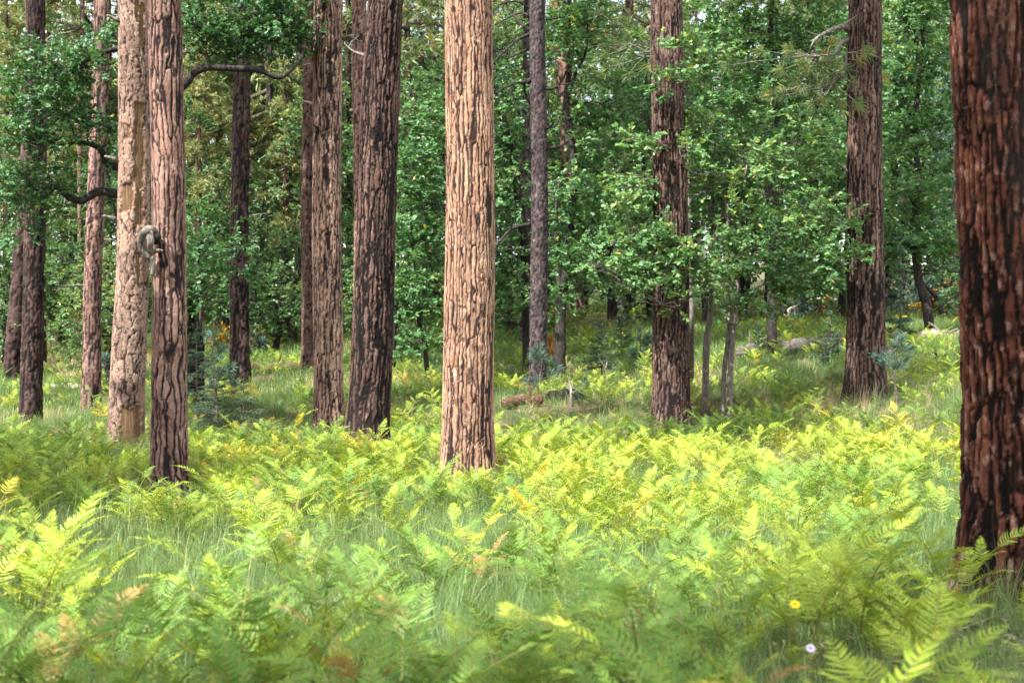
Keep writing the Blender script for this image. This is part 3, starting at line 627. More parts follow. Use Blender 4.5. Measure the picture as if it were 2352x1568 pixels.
SIMPLE = (SIMPLE[0], [np.array([[0, 1, 2, 6], [2, 3, 4, 6]]), np.array([[0, 6, 7], [4, 5, 6]])])
KITE = (np.array([(0, 0, 0), (.5, .33, .05), (1, 0, -.05), (.5, -.33, .05)]), [np.array([[0, 1, 2, 3]])])

def leaves_mesh(name, pos, d, n, size, tint, tmpl, mat):
    s = unit(np.cross(n, d)); n = np.cross(d, s); T, F = tmpl; K = len(pos); k = len(T)
    V = pos[:, None] + size[:, None, None] * (T[None, :, 0:1] * d[:, None] + T[None, :, 1:2] * s[:, None] + T[None, :, 2:3] * n[:, None])
    o = (np.arange(K) * k)[:, None, None]
    return mesh(name, V.reshape(-1, 3), [(f[None] + o).reshape(-1, f.shape[1]) for f in F], mat, {'tint': np.repeat(tint, k)}, smooth=False)

def oak_parts(stems, blobs, seed, nleaf, lsize=.095, tmpl=LOBED, mat='oak_leaf', bark='oak_bark', flat=.45, clump=.34, per=13, tint0=.42, rfac=1.0):
    """stems: list of (path (n,3), r0, r1); blobs: list of (centre, radii (3,)); returns (trunk meshes, crown mesh)"""
    rng = np.random.default_rng(seed)
    tm = []; nodesP = []; nodesR = []
    for P, r0, r1 in stems:
        G = Geo(); r = np.linspace(r0, r1, len(P)) * (1 + .10 * rng.normal(0, 1, len(P)) * .5); r[0] *= 1.25
        G.tube(P, r, 10); tm.append(G); nodesP.append(P); nodesR.append(r)
    NP, NR = np.concatenate(nodesP), np.concatenate(nodesR)
    NS = np.concatenate([np.full(len(p), i) for i, p in enumerate(nodesP)])
    vol = np.array([np.prod(b[1]) ** .75 for b in blobs]); vol = vol / vol.sum()
    TW = Geo(); LP, LD, LN, LS, LT = [], [], [], [], []
    for (c, rad), w in zip(blobs, vol):
        c = np.asarray(c, float); rad = np.asarray(rad, float)
        # prefer joining a stem below the clump
        dd = np.linalg.norm(NP - c, axis=1) + np.maximum(NP[:, 2] - c[2] + .2, 0) * 1.5
        j = int(np.argmin(dd)); L = np.linalg.norm(NP[j] - c)
        B = curve(NP[j], c, 9, sag=-.07 * L, wob=.035 * L, rng=rng); rb = max(.012, min(NR[j] * .7, .010 + .014 * L)) * rfac
        TW.tube(B, np.linspace(rb, rb * .4, 9), 6)
        nl = max(40, int(nleaf * w)); ns = max(4, nl // per)
        nk = max(3, int(ns / 9)); q = unit(rng.normal(0, 1, (nk, 3))) * (rng.random((nk, 1)) ** .45)
        sub = c + q * rad
        for k in range(nk):
            b0 = B[rng.integers(3, 9)]; Ls = np.linalg.norm(sub[k] - b0)
            TW.tube(curve(b0, sub[k], 5, sag=.05 * Ls, wob=.04 * Ls, rng=rng), np.linspace(rb * .42, .004, 5), 4, False)
        si = rng.integers(0, nk, ns)
        sp = sub[si] + rng.normal(0, 1, (ns, 3)) * clump * np.array((1, 1, flat)) * min(1, rad.mean())
        td = unit((sp - c) / rad * .8 + rng.normal(0, .55, (ns, 3)) + UP * .15); tl = rng.uniform(.16, .36, ns)
        for k in range(ns):
            TW.tube(np.array([sub[si[k]] * .5 + sp[k] * .5, sp[k], sp[k] + td[k] * tl[k]]), [.005, .004, .002], 3, False)
        m = per; f = (np.tile(np.arange(m), ns) + .5) / m; f = .15 + .9 * f ** .75
        p = np.repeat(sp, m, 0) + np.repeat(td * tl[:, None], m, 0) * f[:, None]
        tdr = np.repeat(td, m, 0); sd = unit(np.cross(tdr, UP + rng.normal(0, .2, (ns * m, 3)))) * np.where(np.tile(np.arange(m), ns) % 2, 1, -1)[:, None]
        d = unit(tdr * (.25 + .7 * (f[:, None] > .8)) + sd * .8 + rng.normal(0, .33, (ns * m, 3)) - UP * .12)
        n = unit(np.repeat(unit(UP * .85 + rng.normal(0, .38, (ns, 3)) + np.array((0, -.25, 0))), m, 0) + rng.normal(0, .26, (ns * m, 3)))
        LP.append(p); LD.append(d); LN.append(n); LS.append(lsize * rng.uniform(.6, 1.25, ns * m))
        cl = np.repeat(rng.normal(0, .10, nk)[si], m) + rng.normal(0, .05)
        t = np.clip(tint0 + cl + rng.normal(0, .14, ns * m), 0, .95); t[rng.random(ns * m) < .006] = 1.0
        LT.append(t)
    lv = leaves_mesh('crown', np.concatenate(LP), np.concatenate(LD), np.concatenate(LN), np.concatenate(LS), np.concatenate(LT), tmpl, M[mat])
    return [g.build('trunk', M[bark]) for g in tm], TW.build('branches', M[bark]), lv

def oak(name, label, base, stems, blobs, seed, nleaf, group=None, **kw):
    base = np.asarray(base, float)
    st = [(smooth_path(P, max(14, 7 * len(P))) - base, r0, r1) for P, r0, r1 in stems]
    bl = [(np.asarray(c) - base, r) for c, r in blobs]
    tm, tw, lv = oak_parts(st, bl, seed, nleaf, **kw)
    o = thing(name, label, 'oak tree', base, group=group)
    for t in tm: put('trunk', t, o)
    put('branches', tw, o); put('crown', lv, o)
    return o

def px_path(pts, Y, dy=None):
    return [at(u, v, Y + (0 if dy is None else dy[i])) for i, (u, v) in enumerate(pts)]
def blob(u, v, Y, ru, rv, rY):
    return (at(u, v, Y), (ru / FPX * Y, rY, rv / FPX * Y))

# dark oak behind the snag: two curved limbs to the left, one arching to the right
Y = 25.6; F0 = foot(312, 1000, Y)
oak('oak_tree', 'dark oak behind the snag with crooked limbs arching out on both sides', F0,
    [([F0] + px_path([(308, 800), (310, 600), (318, 450), (338, 300), (365, 160), (372, 20), (370, -120)], Y), .17, .06),
     (px_path([(318, 462), (300, 446), (265, 445), (225, 440), (190, 460), (160, 455), (135, 432), (108, 428), (92, 440)], Y, [0, .1, 0, -.1, -.2, -.2, -.3, -.4, -.4]), .105, .03),
     (px_path([(322, 420), (300, 390), (270, 383), (245, 375), (232, 345), (205, 330), (175, 328)], Y, [0, 0, -.1, -.1, -.2, -.3, -.4]), .10, .035),
     (px_path([(350, 250), (385, 225), (425, 192), (445, 168), (480, 155), (540, 158), (590, 160), (640, 178), (670, 160), (695, 128)], Y, [0, .1, .1, .1, .1, .1, .1, .2, .2, .3]), .10, .03),
     (px_path([(350, 130), (300, 110), (240, 120), (180, 150), (140, 180)], Y, [0, -.2, -.4, -.6, -.8]), .07, .02)],
    [blob(150, 150, Y - .8, 90, 40, .8), blob(90, 185, Y - .8, 75, 28, .6), blob(215, 150, Y - .4, 55, 35, .6), blob(150, 240, Y - .7, 110, 38, .8), blob(60, 300, Y - .6, 60, 40, .7),
     blob(200, 300, Y - .5, 70, 30, .6), blob(110, 385, Y - .5, 85, 22, .6), blob(60, 420, Y - .5, 60, 45, .7), blob(140, 330, Y - .8, 80, 28, .6), blob(30, 500, Y - .3, 40, 40, .6), blob(110, 445, Y - .6, 50, 25, .5),
     blob(255, 320, Y - .3, 22, 40, .4), blob(250, 60, Y + .3, 40, 50, .5), blob(470, 90, Y + .4, 60, 60, .8), blob(560, 60, Y + .5, 80, 45, .9), blob(640, 50, Y + .7, 60, 50, .8), blob(610, 95, Y + .6, 70, 25, .7),
     blob(530, 115, Y + .8, 50, 20, .6), blob(690, 85, Y + .9, 45, 55, .7), blob(450, 20, Y + .4, 50, 50, .8), blob(440, 260, Y + .4, 22, 30, .5), blob(660, -20, Y + .6, 90, 40, .9)],
    101, 20000, lsize=.080, tint0=.24, clump=.30, tmpl=SIMPLE)
# low oak growth between the pink trunk and the straight dark one
Y = 29.5; F0 = foot(452, 900, Y)
oak('young_oak', 'young oak with drooping leaves between the pink trunk and straight dark trunk', F0,
    [([F0] + px_path([(455, 820), (462, 700), (455, 600), (470, 520)], Y), .05, .02), (px_path([(462, 690), (500, 640), (545, 610)], Y), .025, .01)],
    [blob(470, 560, Y, 45, 40, .7), blob(530, 600, Y - .2, 50, 35, .6), blob(455, 640, Y, 30, 45, .6), blob(520, 520, Y, 40, 25, .6), blob(550, 560, Y - .4, 32, 22, .4), blob(450, 500, Y, 25, 40, .5), blob(490, 680, Y, 30, 25, .4)],
    102, 2600, lsize=.09, tint0=.36)
# forked oak beside the slim grey pine
Y = 36.0; F0 = foot(1285, 792, Y)
oak('forked_oak', 'forked dark oak with forked stem right of the slim grey pine', F0,
    [([F0] + px_path([(1288, 740), (1290, 690), (1300, 640), (1308, 570), (1312, 500), (1318, 400), (1310, 300), (1300, 240), (1308, 150), (1306, 60), (1310, -60)], Y), .15, .05),
     (px_path([(1290, 690), (1283, 630), (1280, 560), (1275, 500), (1285, 420)], Y, [0, .1, .2, .3, .4]), .09, .03),
     (px_path([(1300, 240), (1318, 180), (1345, 120), (1350, 40)], Y, [0, -.2, -.3, -.4]), .06, .02)],
    [blob(1290, 470, Y - .4, 60, 45, 1.0), blob(1350, 420, Y - .3, 70, 50, 1.0), blob(1300, 600, Y - .6, 60, 30, .9), blob(1370, 540, Y - .4, 70, 45, 1.0), blob(1330, 260, Y, 60, 50, 1.0), blob(1290, 120, Y, 50, 70, 1.0),
     blob(1360, 80, Y - .2, 60, 60, 1.0), blob(1390, 330, Y, 60, 50, 1.0), blob(1340, 650, Y - .5, 55, 30, .8), blob(1275, 690, Y - .8, 30, 25, .5), blob(1320, 10, Y, 70, 40, 1.0), blob(1420, 230, Y + .4, 60, 50, 1.0)],
    103, 12000, tmpl=SIMPLE, lsize=.11, tint0=.55, clump=.36)
# oak with a long leaning stem between the orange trunk and the slim grey pine
Y = 37.5; F0 = foot(1213, 790, Y)
oak('leaning_oak', 'dark leaning oak between the pale orange trunk and the slim grey pine', F0,
    [([F0] + px_path([(1212, 700), (1208, 600), (1200, 520), (1190, 440), (1182, 380), (1165, 310), (1148, 250), (1130, 190), (1120, 100), (1125, 0)], Y), .15, .05),
     (px_path([(1190, 440), (1165, 420), (1140, 430)], Y), .05, .02)],
    [blob(1160, 470, Y - .4, 45, 45, 1.0), blob(1180, 350, Y, 45, 50, 1.0), blob(1150, 570, Y - .5, 45, 40, .9), blob(1175, 660, Y - .5, 50, 35, .9), blob(1130, 640, Y - .3, 50, 45, .9), blob(1150, 730, Y - .8, 40, 35, .8),
     blob(1140, 330, Y + .3, 40, 40, .9), blob(1170, 230, Y, 55, 45, 1.0), blob(1190, 560, Y, 35, 40, .9), blob(1110, 440, Y + .3, 40, 50, .9)],
    104, 9000, tmpl=SIMPLE, lsize=.11, tint0=.52, clump=.36)
# young oaks before the dark brown trunk: pale thin stems, big spread of leaves
Y = 26.4; F0 = foot(1660, 925, Y)
oak('young_oak', 'many stemmed young oak with pale thin stems and leaves spread before the dark brown trunk', F0,
    [([foot(1621, 905, Y + .6)] + px_path([(1622, 800), (1632, 720), (1634, 640), (1632, 560), (1636, 480), (1640, 380), (1645, 280)], Y + .4), .068, .022),
     ([foot(1660, 925, Y)] + px_path([(1663, 860), (1672, 780), (1676, 700), (1672, 640), (1690, 560), (1700, 470), (1715, 380)], Y), .050, .018),
     ([foot(1676, 925, Y - .1)] + px_path([(1678, 850), (1685, 760), (1692, 690), (1694, 640), (1678, 560), (1668, 480), (1660, 400)], Y - .1), .058, .02),
     (px_path([(1686, 720), (1720, 690), (1770, 665), (1830, 640), (1890, 620)], Y, [0, -.2, -.4, -.5, -.6]), .028, .01),
     (px_path([(1634, 690), (1600, 680), (1560, 690), (1520, 700)], Y, [.4, 0, -.6, -1.0]), .025, .01),
     (px_path([(1685, 780), (1715, 760), (1745, 710), (1755, 660)], Y), .014, .006),
     ([foot(1586, 850, Y + 4)] + px_path([(1588, 760), (1584, 660), (1580, 560), (1584, 450), (1575, 330)], Y + 2.2), .07, .03)],
    [blob(1540, 610, Y - 1.3, 75, 30, .5), blob(1500, 655, Y - 1.3, 55, 18, .5), blob(1620, 570, Y - 1.0, 70, 42, .6), blob(1565, 700, Y - 1.3, 36, 12, .4), blob(1640, 715, Y - 1.0, 30, 12, .3), blob(1720, 720, Y - .8, 40, 14, .4), blob(1680, 600, Y - .6, 85, 55, .8), blob(1760, 570, Y - .5, 85, 60, .8),
     blob(1830, 640, Y - .6, 75, 40, .7), blob(1900, 610, Y - .6, 70, 40, .7), blob(1940, 590, Y - .8, 40, 30, .5), blob(1450, 560, Y - .8, 75, 50, .7), blob(1420, 630, Y - .7, 70, 40, .7), blob(1370, 600, Y - .3, 50, 35, .6),
     blob(1440, 500, Y - .9, 60, 40, .6), blob(1450, 400, Y - .6, 60, 45, .7), blob(1560, 345, Y - 1.3, 45, 16, .4), blob(1470, 320, Y - .9, 45, 34, .6), blob(1560, 190, Y - 1.2, 60, 26, .5), blob(1510, 110, Y - 1.3, 45, 22, .4),
     blob(1660, 480, Y - .2, 70, 60, .9), blob(1620, 400, Y, 60, 55, .9), blob(1690, 360, Y + .2, 70, 60, .9), blob(1760, 450, Y + .1, 75, 60, .9), blob(1840, 500, Y, 70, 60, .9), blob(1900, 520, Y - .2, 60, 50, .8),
     blob(1630, 270, Y + .2, 60, 50, .9), blob(1720, 250, Y + .5, 75, 60, .9), blob(1820, 350, Y + .5, 80, 60, .9), blob(1740, 670, Y - .6, 60, 28, .6), blob(1640, 660, Y - .8, 60, 25, .5), blob(1600, 130, Y + .3, 55, 55, .8)],
    105, 25000, lsize=.092, bark='oak_bark_pale', tint0=.70, clump=.27, flat=.40, tmpl=SIMPLE)
# tall oak filling the gap right of it
Y = 33.0; F0 = foot(1775, 800, Y)
oak('tall_oak', 'tall bushy oak between the dark brown trunk and the trunk on the rise', F0,
    [([F0] + px_path([(1772, 700), (1780, 560), (1765, 400), (1785, 250), (1770, 100), (1780, -80)], Y), .13, .05), (px_path([(1765, 400), (1820, 320), (1860, 230), (1890, 120)], Y), .06, .02)],
    [blob(1650, 70, Y, 75, 60, 1.2), blob(1740, 60, Y - .3, 80, 60, 1.2), blob(1830, 90, Y, 75, 65, 1.2), blob(1910, 60, Y, 55, 60, 1.0), blob(1700, 180, Y - .2, 80, 60, 1.2), blob(1800, 210, Y - .4, 80, 60, 1.2), blob(1890, 220, Y - .2, 65, 65, 1.1),
     blob(1860, 330, Y - .3, 80, 55, 1.2), blob(1910, 400, Y - .2, 60, 55, 1.0), blob(1750, 330, Y, 80, 60, 1.2), blob(1720, -20, Y, 120, 50, 1.4), blob(1860, -30, Y, 120, 50, 1.4), blob(1840, 430, Y, 70, 50, 1.0)],
    106, 15500, lsize=.11, tmpl=SIMPLE, tint0=.52, clump=.40)
# oak on the right slope with leaning stems
Y = 36.0; F0 = foot(2140, 748, Y)
oak('leaning_oak', 'oak with leaning grey stem between the trunk on the rise and the nearest trunk', F0,
    [([F0] + px_path([(2128, 700), (2112, 650), (2105, 600), (2098, 520), (2110, 420), (2100, 300), (2110, 180), (2100, 40)], Y), .14, .05),
     (px_path([(2112, 650), (2135, 665), (2155, 690), (2165, 720)], Y + 1.5), .05, .08), (px_path([(2105, 600), (2080, 640), (2070, 690)], Y + 1), .03, .06),
     (px_path([(2100, 300), (2075, 220), (2055, 190), (2040, 180)], Y), .06, .03), (px_path([(2110, 180), (2120, 80), (2095, 10), (2085, -20)], Y), .06, .03)],
    [blob(2090, 560, Y - .5, 60, 40, 1.0), blob(2150, 520, Y - .3, 55, 45, 1.0), blob(2080, 440, Y - .5, 55, 35, 1.0), blob(2150, 400, Y, 55, 40, 1.0), blob(2090, 300, Y - .5, 60, 45, 1.1), blob(2160, 280, Y, 50, 45, 1.0),
     blob(2080, 180, Y - .2, 55, 45, 1.0), blob(2150, 130, Y - .3, 55, 50, 1.1), blob(2080, 60, Y, 55, 50, 1.0), blob(2150, 20, Y, 60, 50, 1.0), blob(2060, 500, Y - .4, 35, 30, .7), blob(2185, 600, Y - .3, 35, 40, .7), blob(2100, -40, Y, 90, 40, 1.2), blob(2180, 690, Y - .6, 35, 30, .5), blob(2060, 370, Y - .3, 30, 30, .6)],
    107, 15000, tmpl=SIMPLE, lsize=.115, tint0=.58, clump=.36)
# slim oak left of the orange trunk
Y = 34.0; F0 = foot(985, 815, Y)
oak('slim_oak', 'slim oak with bent dark stem between the leaning dark trunk and the pale orange trunk', F0,
    [([F0] + px_path([(975, 790), (965, 755), (958, 715), (953, 660), (950, 600), (945, 520), (950, 420)], Y), .06, .025), ([foot(900, 800, Y + 2)] + px_path([(905, 730), (912, 660), (908, 560)], Y + 2), .09, .05)],
    [blob(960, 640, Y - .4, 60, 35, .8), blob(930, 700, Y - .4, 40, 28, .7), blob(985, 710, Y - .5, 35, 30, .7), blob(940, 570, Y - .2, 50, 40, .8), blob(985, 570, Y, 40, 40, .8), blob(935, 780, Y - .8, 45, 25, .6), blob(985, 775, Y - .8, 35, 22, .5), blob(920, 500, Y + .3, 35, 45, .8), blob(970, 480, Y, 45, 50, .9),
     blob(945, 390, Y + .3, 45, 50, 1.0), blob(995, 380, Y + .5, 40, 50, 1.0), blob(955, 280, Y + .6, 50, 55, 1.0), blob(900, 640, Y, 25, 40, .6)],
    108, 11000, tmpl=SIMPLE, lsize=.105, tint0=.55, clump=.34)

# background oaks: four kinds, each with its own leafy clumps, then copied
def kind_of_oak(seed, H, spread, nleaf, label_none=None):
    rng = np.random.default_rng(seed); st = []
    for k in range(rng.integers(1, 4)):
        a = rng.random() * 6.28; ln = rng.uniform(.05, .35) * spread
        st.append((smooth_path(np.array([(0, 0, -.1)] + [(math.cos(a) * ln * t ** 1.3 + rng.normal(0, .12), math.sin(a) * ln * t ** 1.3 + rng.normal(0, .12), H * .93 * t) for t in (.2, .4, .6, .8, 1)]), 20), rng.uniform(.09, .16), .03))
    bl = []
    for k in range(30):
        t = rng.uniform(.22, 1.0); rr = spread * math.sqrt(max(.1, 1 - ((t - .5) / .56) ** 2)) * rng.uniform(.2, 1.0); a = rng.random() * 6.28
        s = rng.uniform(.5, 1.0) * (1.15 - .4 * t)
        bl.append((np.array((rr * math.cos(a), rr * math.sin(a), t * H)), np.array((s, s, s * .7))))
    return oak_parts(st, bl, seed, nleaf, lsize=.12, tmpl=KITE, mat='oak_leaf_bg', tint0=rng.uniform(.5, .62), clump=.42, per=11)
OK = [kind_of_oak(s, h, w, n) for s, h, w, n in ((301, 8.5, 2.3, 13000), (302, 7.0, 2.5, 12000), (303, 10.5, 2.5, 15000), (304, 4.2, 1.9, 7000))]

GAPS = [(0, 'the blackened trunk'), (150, 'the pale pink trunk'), (300, 'the snag'), (430, 'the knotted pink trunk'), (550, 'the straight dark trunk'), (660, 'the thin grey trunk'), (756, 'the straight tan trunk'),
        (870, 'the leaning dark trunk'), (1075, 'the pale orange trunk'), (1236, 'the slim grey trunk'), (1400, 'the forked oak'), (1540, 'the dark brown trunk'), (1760, 'the tall bushy oak'), (1988, 'the trunk on the rise'), (2300, 'the nearest trunk')]
def near_name(u): return min(GAPS, key=lambda g: abs(g[0] - u))[1]
HEADS = {0: 'broad', 1: 'low-branched', 2: 'tall', 3: 'small'}
def bg_oak(u, Y, kind, s=1.0, rot=None):
    x = (u - CU) / FPX * Y; z = gz(x, Y)
    tm, tw, lv = OK[kind]
    far = 'distant' if Y > 52 else 'background'
    side_ = 'just left of' if u < min(GAPS, key=lambda g: abs(g[0] - u))[0] else 'just right of'
    o = thing('oak_tree' if kind != 3 else 'oak_shrub', f'{HEADS[kind]} {far} green oak in the woods {side_} {near_name(u)}', 'oak tree' if kind != 3 else 'shrub', (x, Y, z - .05), R.random() * 6.28 if rot is None else rot, s, 'oaks of the background woods')
    for t in tm: put('trunk', t, o)
    put('branches', tw, o); put('crown', lv, o)
for u, Y, k, s in [(-60, 47, 0, 1), (60, 58, 2, 1.1), (150, 50, 3, 1.0), (190, 60, 1, 1.1), (285, 46, 1, 1.0), (330, 64, 2, 1.2), (440, 50, 3, .9), (430, 72, 2, 1.3), (520, 56, 1, 1.0), (560, 78, 2, 1.4), (590, 52, 3, 1.0), (650, 62, 0, 1.1),
                   (670, 50, 3, .9), (700, 72, 2, 1.3), (770, 55, 0, 1.1), (810, 68, 2, 1.25), (880, 50, 1, 1.0), (910, 60, 2, 1.2), (960, 46, 0, 1.0), (1005, 54, 2, 1.15), (1060, 60, 0, 1.2), (1130, 50, 2, 1.1), (1165, 44, 3, 1.0), (1200, 62, 2, 1.25), (1260, 54, 0, 1.0),
                   (1340, 60, 1, 1.2), (1400, 46, 3, 1.0), (1425, 52, 0, 1.15), (1450, 66, 2, 1.3), (1500, 48, 2, .95), (1580, 56, 0, 1.2), (1620, 45, 1, 1.0), (1700, 50, 2, 1.1), (1760, 60, 0, 1.2), (1800, 46, 0, 1.0), (1850, 54, 2, 1.15), (1880, 68, 2, 1.3),
                   (1930, 48, 1, 1.0), (2020, 52, 2, 1.1), (2080, 47, 0, 1.1), (2140, 58, 2, 1.2), (2200, 48, 1, 1.1), (2260, 55, 2, 1.1), (2330, 46, 0, 1.1), (2400, 56, 2, 1.2), (2450, 44, 0, 1.0), (20, 44, 3, 1.0), (260, 38, 3, .8), (640, 45, 3, .7), (2215, 41, 3, .7), (900, 43, 3, .8)]:
    bg_oak(u, Y, k, s)

# background pines, some with yellowing needles
def bg_pine(u, Y, kind, s=1.0, hc=4.0, name='pine_tree'):
    x = (u - CU) / FPX * Y; z = gz(x, Y); H = hc + 13.5
    key = round(hc)
    if key not in _tk:
        _tk[key] = trunk_mesh('trunk', M['bark_dark'], dict(cw=.1, cl=.3, fw=.22, depth=.014, char=.2), H, .17, .004, (0, 0), hc + 3, .12, 500 + key, seg_min=12)
    col = {'y': 'yellowing', 'g': 'green', 'b': 'grey-green'}[kind]
    o = thing(name, f'{"very far" if Y > 95 else "far" if Y > 66 else "background"} pine with {col} needles in the woods {"left" if u < min(GAPS, key=lambda g: abs(g[0] - u))[0] else "right"} of {near_name(u)}', 'pine tree', (x, Y, z - .1), R.random() * 6.28, s, 'pines of the background woods')
    put('trunk', _tk[key], o)
    wd, nd = YELC if kind == 'y' else FARC[0] if kind == 'g' else FARC[1]
    put('limbs', wd, o, (0, 0, hc)); put('crown', nd, o, (0, 0, hc))
for u, Y, k, s, hc in [(455, 54, 'y', .9, 3), (500, 60, 'y', .95, 3), (640, 70, 'y', 1.0, 3), (655, 56, 'y', .8, 2), (15, 52, 'y', .9, 4), (110, 62, 'b', 1.1, 4), (-30, 66, 'b', 1.1, 5), (250, 58, 'b', 1.05, 4), (170, 74, 'g', 1.2, 4), (60, 80, 'g', 1.3, 4), (330, 82, 'g', 1.3, 4),
                       (420, 90, 'g', 1.4, 4), (540, 88, 'b', 1.4, 4), (600, 84, 'g', 1.3, 4), (690, 92, 'b', 1.4, 4), (780, 80, 'g', 1.3, 4), (860, 86, 'b', 1.3, 4), (935, 72, 'b', 1.15, 5), (990, 88, 'g', 1.4, 4), (1090, 80, 'g', 1.3, 4), (1170, 76, 'b', 1.2, 5), (1250, 86, 'b', 1.3, 4),
                       (1440, 62, 'b', 1.0, 7), (1330, 95, 'g', 1.3, 4), (1500, 84, 'g', 1.3, 4), (1600, 78, 'b', 1.25, 4), (1690, 88, 'g', 1.3, 4), (1780, 76, 'g', 1.25, 4), (1880, 60, 'y', .9, 8), (1900, 86, 'b', 1.3, 4), (1980, 80, 'g', 1.3, 4), (2070, 70, 'b', 1.2, 4), (2170, 82, 'g', 1.3, 4), (2260, 74, 'b', 1.25, 4), (2360, 80, 'g', 1.3, 4), (2430, 66, 'g', 1.2, 4)] + [(u, 98 + 9 * (i % 3), 'gb'[i % 2], 1.75, 3) for i, u in enumerate(range(-40, 2440, 95))]:
    bg_pine(u, Y, k, s, hc)

# yellow autumn shrubs beyond the trunk on the rise
for i, (u, v, Y, w, lab) in enumerate([(1872, 722, 52, 100, 'golden yellow shrub behind the pale fallen branch'), (2135, 690, 44, 40, 'yellow orange shrub under the oak with the leaning grey stem'), (2165, 735, 43, 35, 'small ochre shrub low beside the leaning grey oak stem'), (545, 772, 47, 30, 'small yellowing shrub by the straight dark trunk')]):
    F0 = foot(u, v + 15, Y)
    h = .9 + .8 * (i == 0)
    st = [(smooth_path(np.array([F0, F0 + (dx * .5, 0, h * .5), F0 + (dx, .1, h)]), 8) - F0, .018, .006) for dx in (-.4, .1, .45)]
    tm, tw, lv = oak_parts(st, [(np.array((dx, dy, z)), np.array((w / FPX * Y * .5, .4, .28))) for dx, dy, z in ((-.45 * h, 0, .8 * h), (.1, -.1, 1.1 * h), (.5 * h, .1, .85 * h), (0, 0, .55 * h), (-.8 * h, .1, .5), (.9 * h, 0, .5))], 700 + i, 2600 if i == 0 else 1100, lsize=.10, tmpl=KITE, mat='oak_leaf_yellow', bark='twig', tint0=.5)
    o = thing('autumn_shrub', lab, 'shrub', F0)
    for t in tm: put('stem', t, o)
    put('branches', tw, o); put('crown', lv, o)

# ------------------------------------------------------------------ small conifers
def fir_parts(seed, H, rad, whorls, mat='fir_needle', nl=.028, skip=0.0, drop=-.15, wid=.0035, r0=None, step=.012):
    """conifer with flat sprays of short needles"""
    rng = np.random.default_rng(seed); T, B, Nd = Geo(), Geo(), Geo()
    bend = rng.normal(0, .02 * H, 2)
    ax = lambda t: np.array((bend[0] * math.sin(t * 2.5), bend[1] * math.sin(t * 2.1), H * t))
    T.tube(np.array([ax(t) for t in np.linspace(0, 1, 14)]), np.linspace(r0 or .012 * H + .006, .004, 14), 8)
    V, tt = [], []
    for w in range(whorls):
        t = skip + (1 - skip) * (w + rng.random() * .6) / whorls
        ln = rad * (1 - (t - skip) / (1 - skip)) ** .85 * rng.uniform(.75, 1.1) + .04 * H * .3
        for k in range(rng.integers(5, 9)):
            a = rng.random() * 6.283; t = min(.99, max(skip, t + rng.normal(0, .025))); out = np.array((math.cos(a), math.sin(a), 0)); l = ln * rng.uniform(.65, 1.1)
            P = curve(ax(min(t, .995)), ax(min(t, .995)) + out * l + UP * (drop + .45 * t + rng.normal(0, .18)) * l, 6, sag=.06 * l, wob=.02 * l, rng=rng)
            B.tube(P, np.linspace(.006 + .004 * l, .002, 6), 4, False)
            segs = [(P[1], P[5])]
            for q in range(int(4 + l * 12)):
                f = rng.uniform(.2, .95); b = P[0] + (P[5] - P[0]) * f
                sd = unit(np.cross(out, UP)) * rng.choice((-1, 1)); e = b + (out * .75 + sd * .7 + UP * rng.normal(0, .12)) * l * (1 - f * .6) * .42
                segs.append((b, e)); B.tube(np.array([b, e]), [.003, .0015], 3, False)
            for p, e in segs:
                L = np.linalg.norm(e - p); n = max(4, int(L / step)); d = (e - p) / max(L, 1e-6)
                pos = p + (e - p) * rng.random((n, 1))
                sd = unit(np.cross(np.tile(d, (n, 1)), UP + rng.normal(0, .6, (n, 3)))) * rng.choice((-1, 1), (n, 1))
                nd = unit(d * .6 + sd * .9 + UP * rng.uniform(0, .35, (n, 1)))
                s = unit(np.cross(nd, rng.normal(0, 1, (n, 3)))) * wid
                l2 = nl * rng.uniform(.7, 1.2, (n, 1))
                V.append(np.stack([pos - s, pos + nd * l2 * .6 - s, pos + nd * l2 * 1.0, pos + nd * l2 * .6 + s], 1)); tt.append(np.clip(.45 + rng.normal(0, .16, n) + rng.normal(0, .1), 0, 1))
    V = np.concatenate(V); tt = np.concatenate(tt)
    Nd.quads(V.reshape(-1, 3), np.arange(len(V))[:, None] * 4 + np.arange(4), np.repeat(tt, 4))
    return T.build('trunk', M['twig']), B.build('branches', M['twig']), Nd.build('crown', M[mat])

def sapling(name, label, cat, u, v, Y, parts, rot=0.0, s=1.0):
    p = foot(u, v, Y); o = thing(name, label, cat, p, rot, s)
    for n, m in zip(('trunk', 'branches', 'crown'), parts): put(n, m, o)
    return o
sapling('fir_sapling', 'bushy dark green fir sapling at the foot of the straight dark trunk', 'fir sapling', 500, 985, 25.5, fir_parts(801, 1.45, .72, 15, nl=.04, wid=.006))
sapling('fir_sapling', 'smaller fir sapling right beside the pinkish trunk with the knot', 'fir sapling', 455, 965, 26.5, fir_parts(802, 1.9, .55, 15, nl=.04, wid=.006))
sapling('fir_sapling', 'low fir sapling spreading right of the straight dark trunk foot', 'fir sapling', 560, 965, 27, fir_parts(803, .85, .55, 9, nl=.04, wid=.006))
sapling('fir_sapling', 'young fir with bare lower stem in the ferns right of the forked oak', 'fir sapling', 1380, 860, 33, fir_parts(804, 1.75, .55, 12, nl=.045, wid=.007, skip=.35))
sapling('fir_sapling', 'slender fir sapling left of the dark brown trunk', 'fir sapling', 1428, 790, 38, fir_parts(805, 1.6, .4, 12, nl=.05, wid=.008, skip=.15))
sapling('fir_tree', 'young fir growing right behind the trunk on the rise', 'fir tree', 2062, 745, 34, fir_parts(806, 2.6, .6, 20, nl=.05, wid=.008))
sapling('fir_sapling', 'bluish fir sapling left of the trunk on the rise by the dark log', 'fir sapling', 1905, 800, 32, fir_parts(807, 1.25, .5, 11, nl=.05, wid=.008))
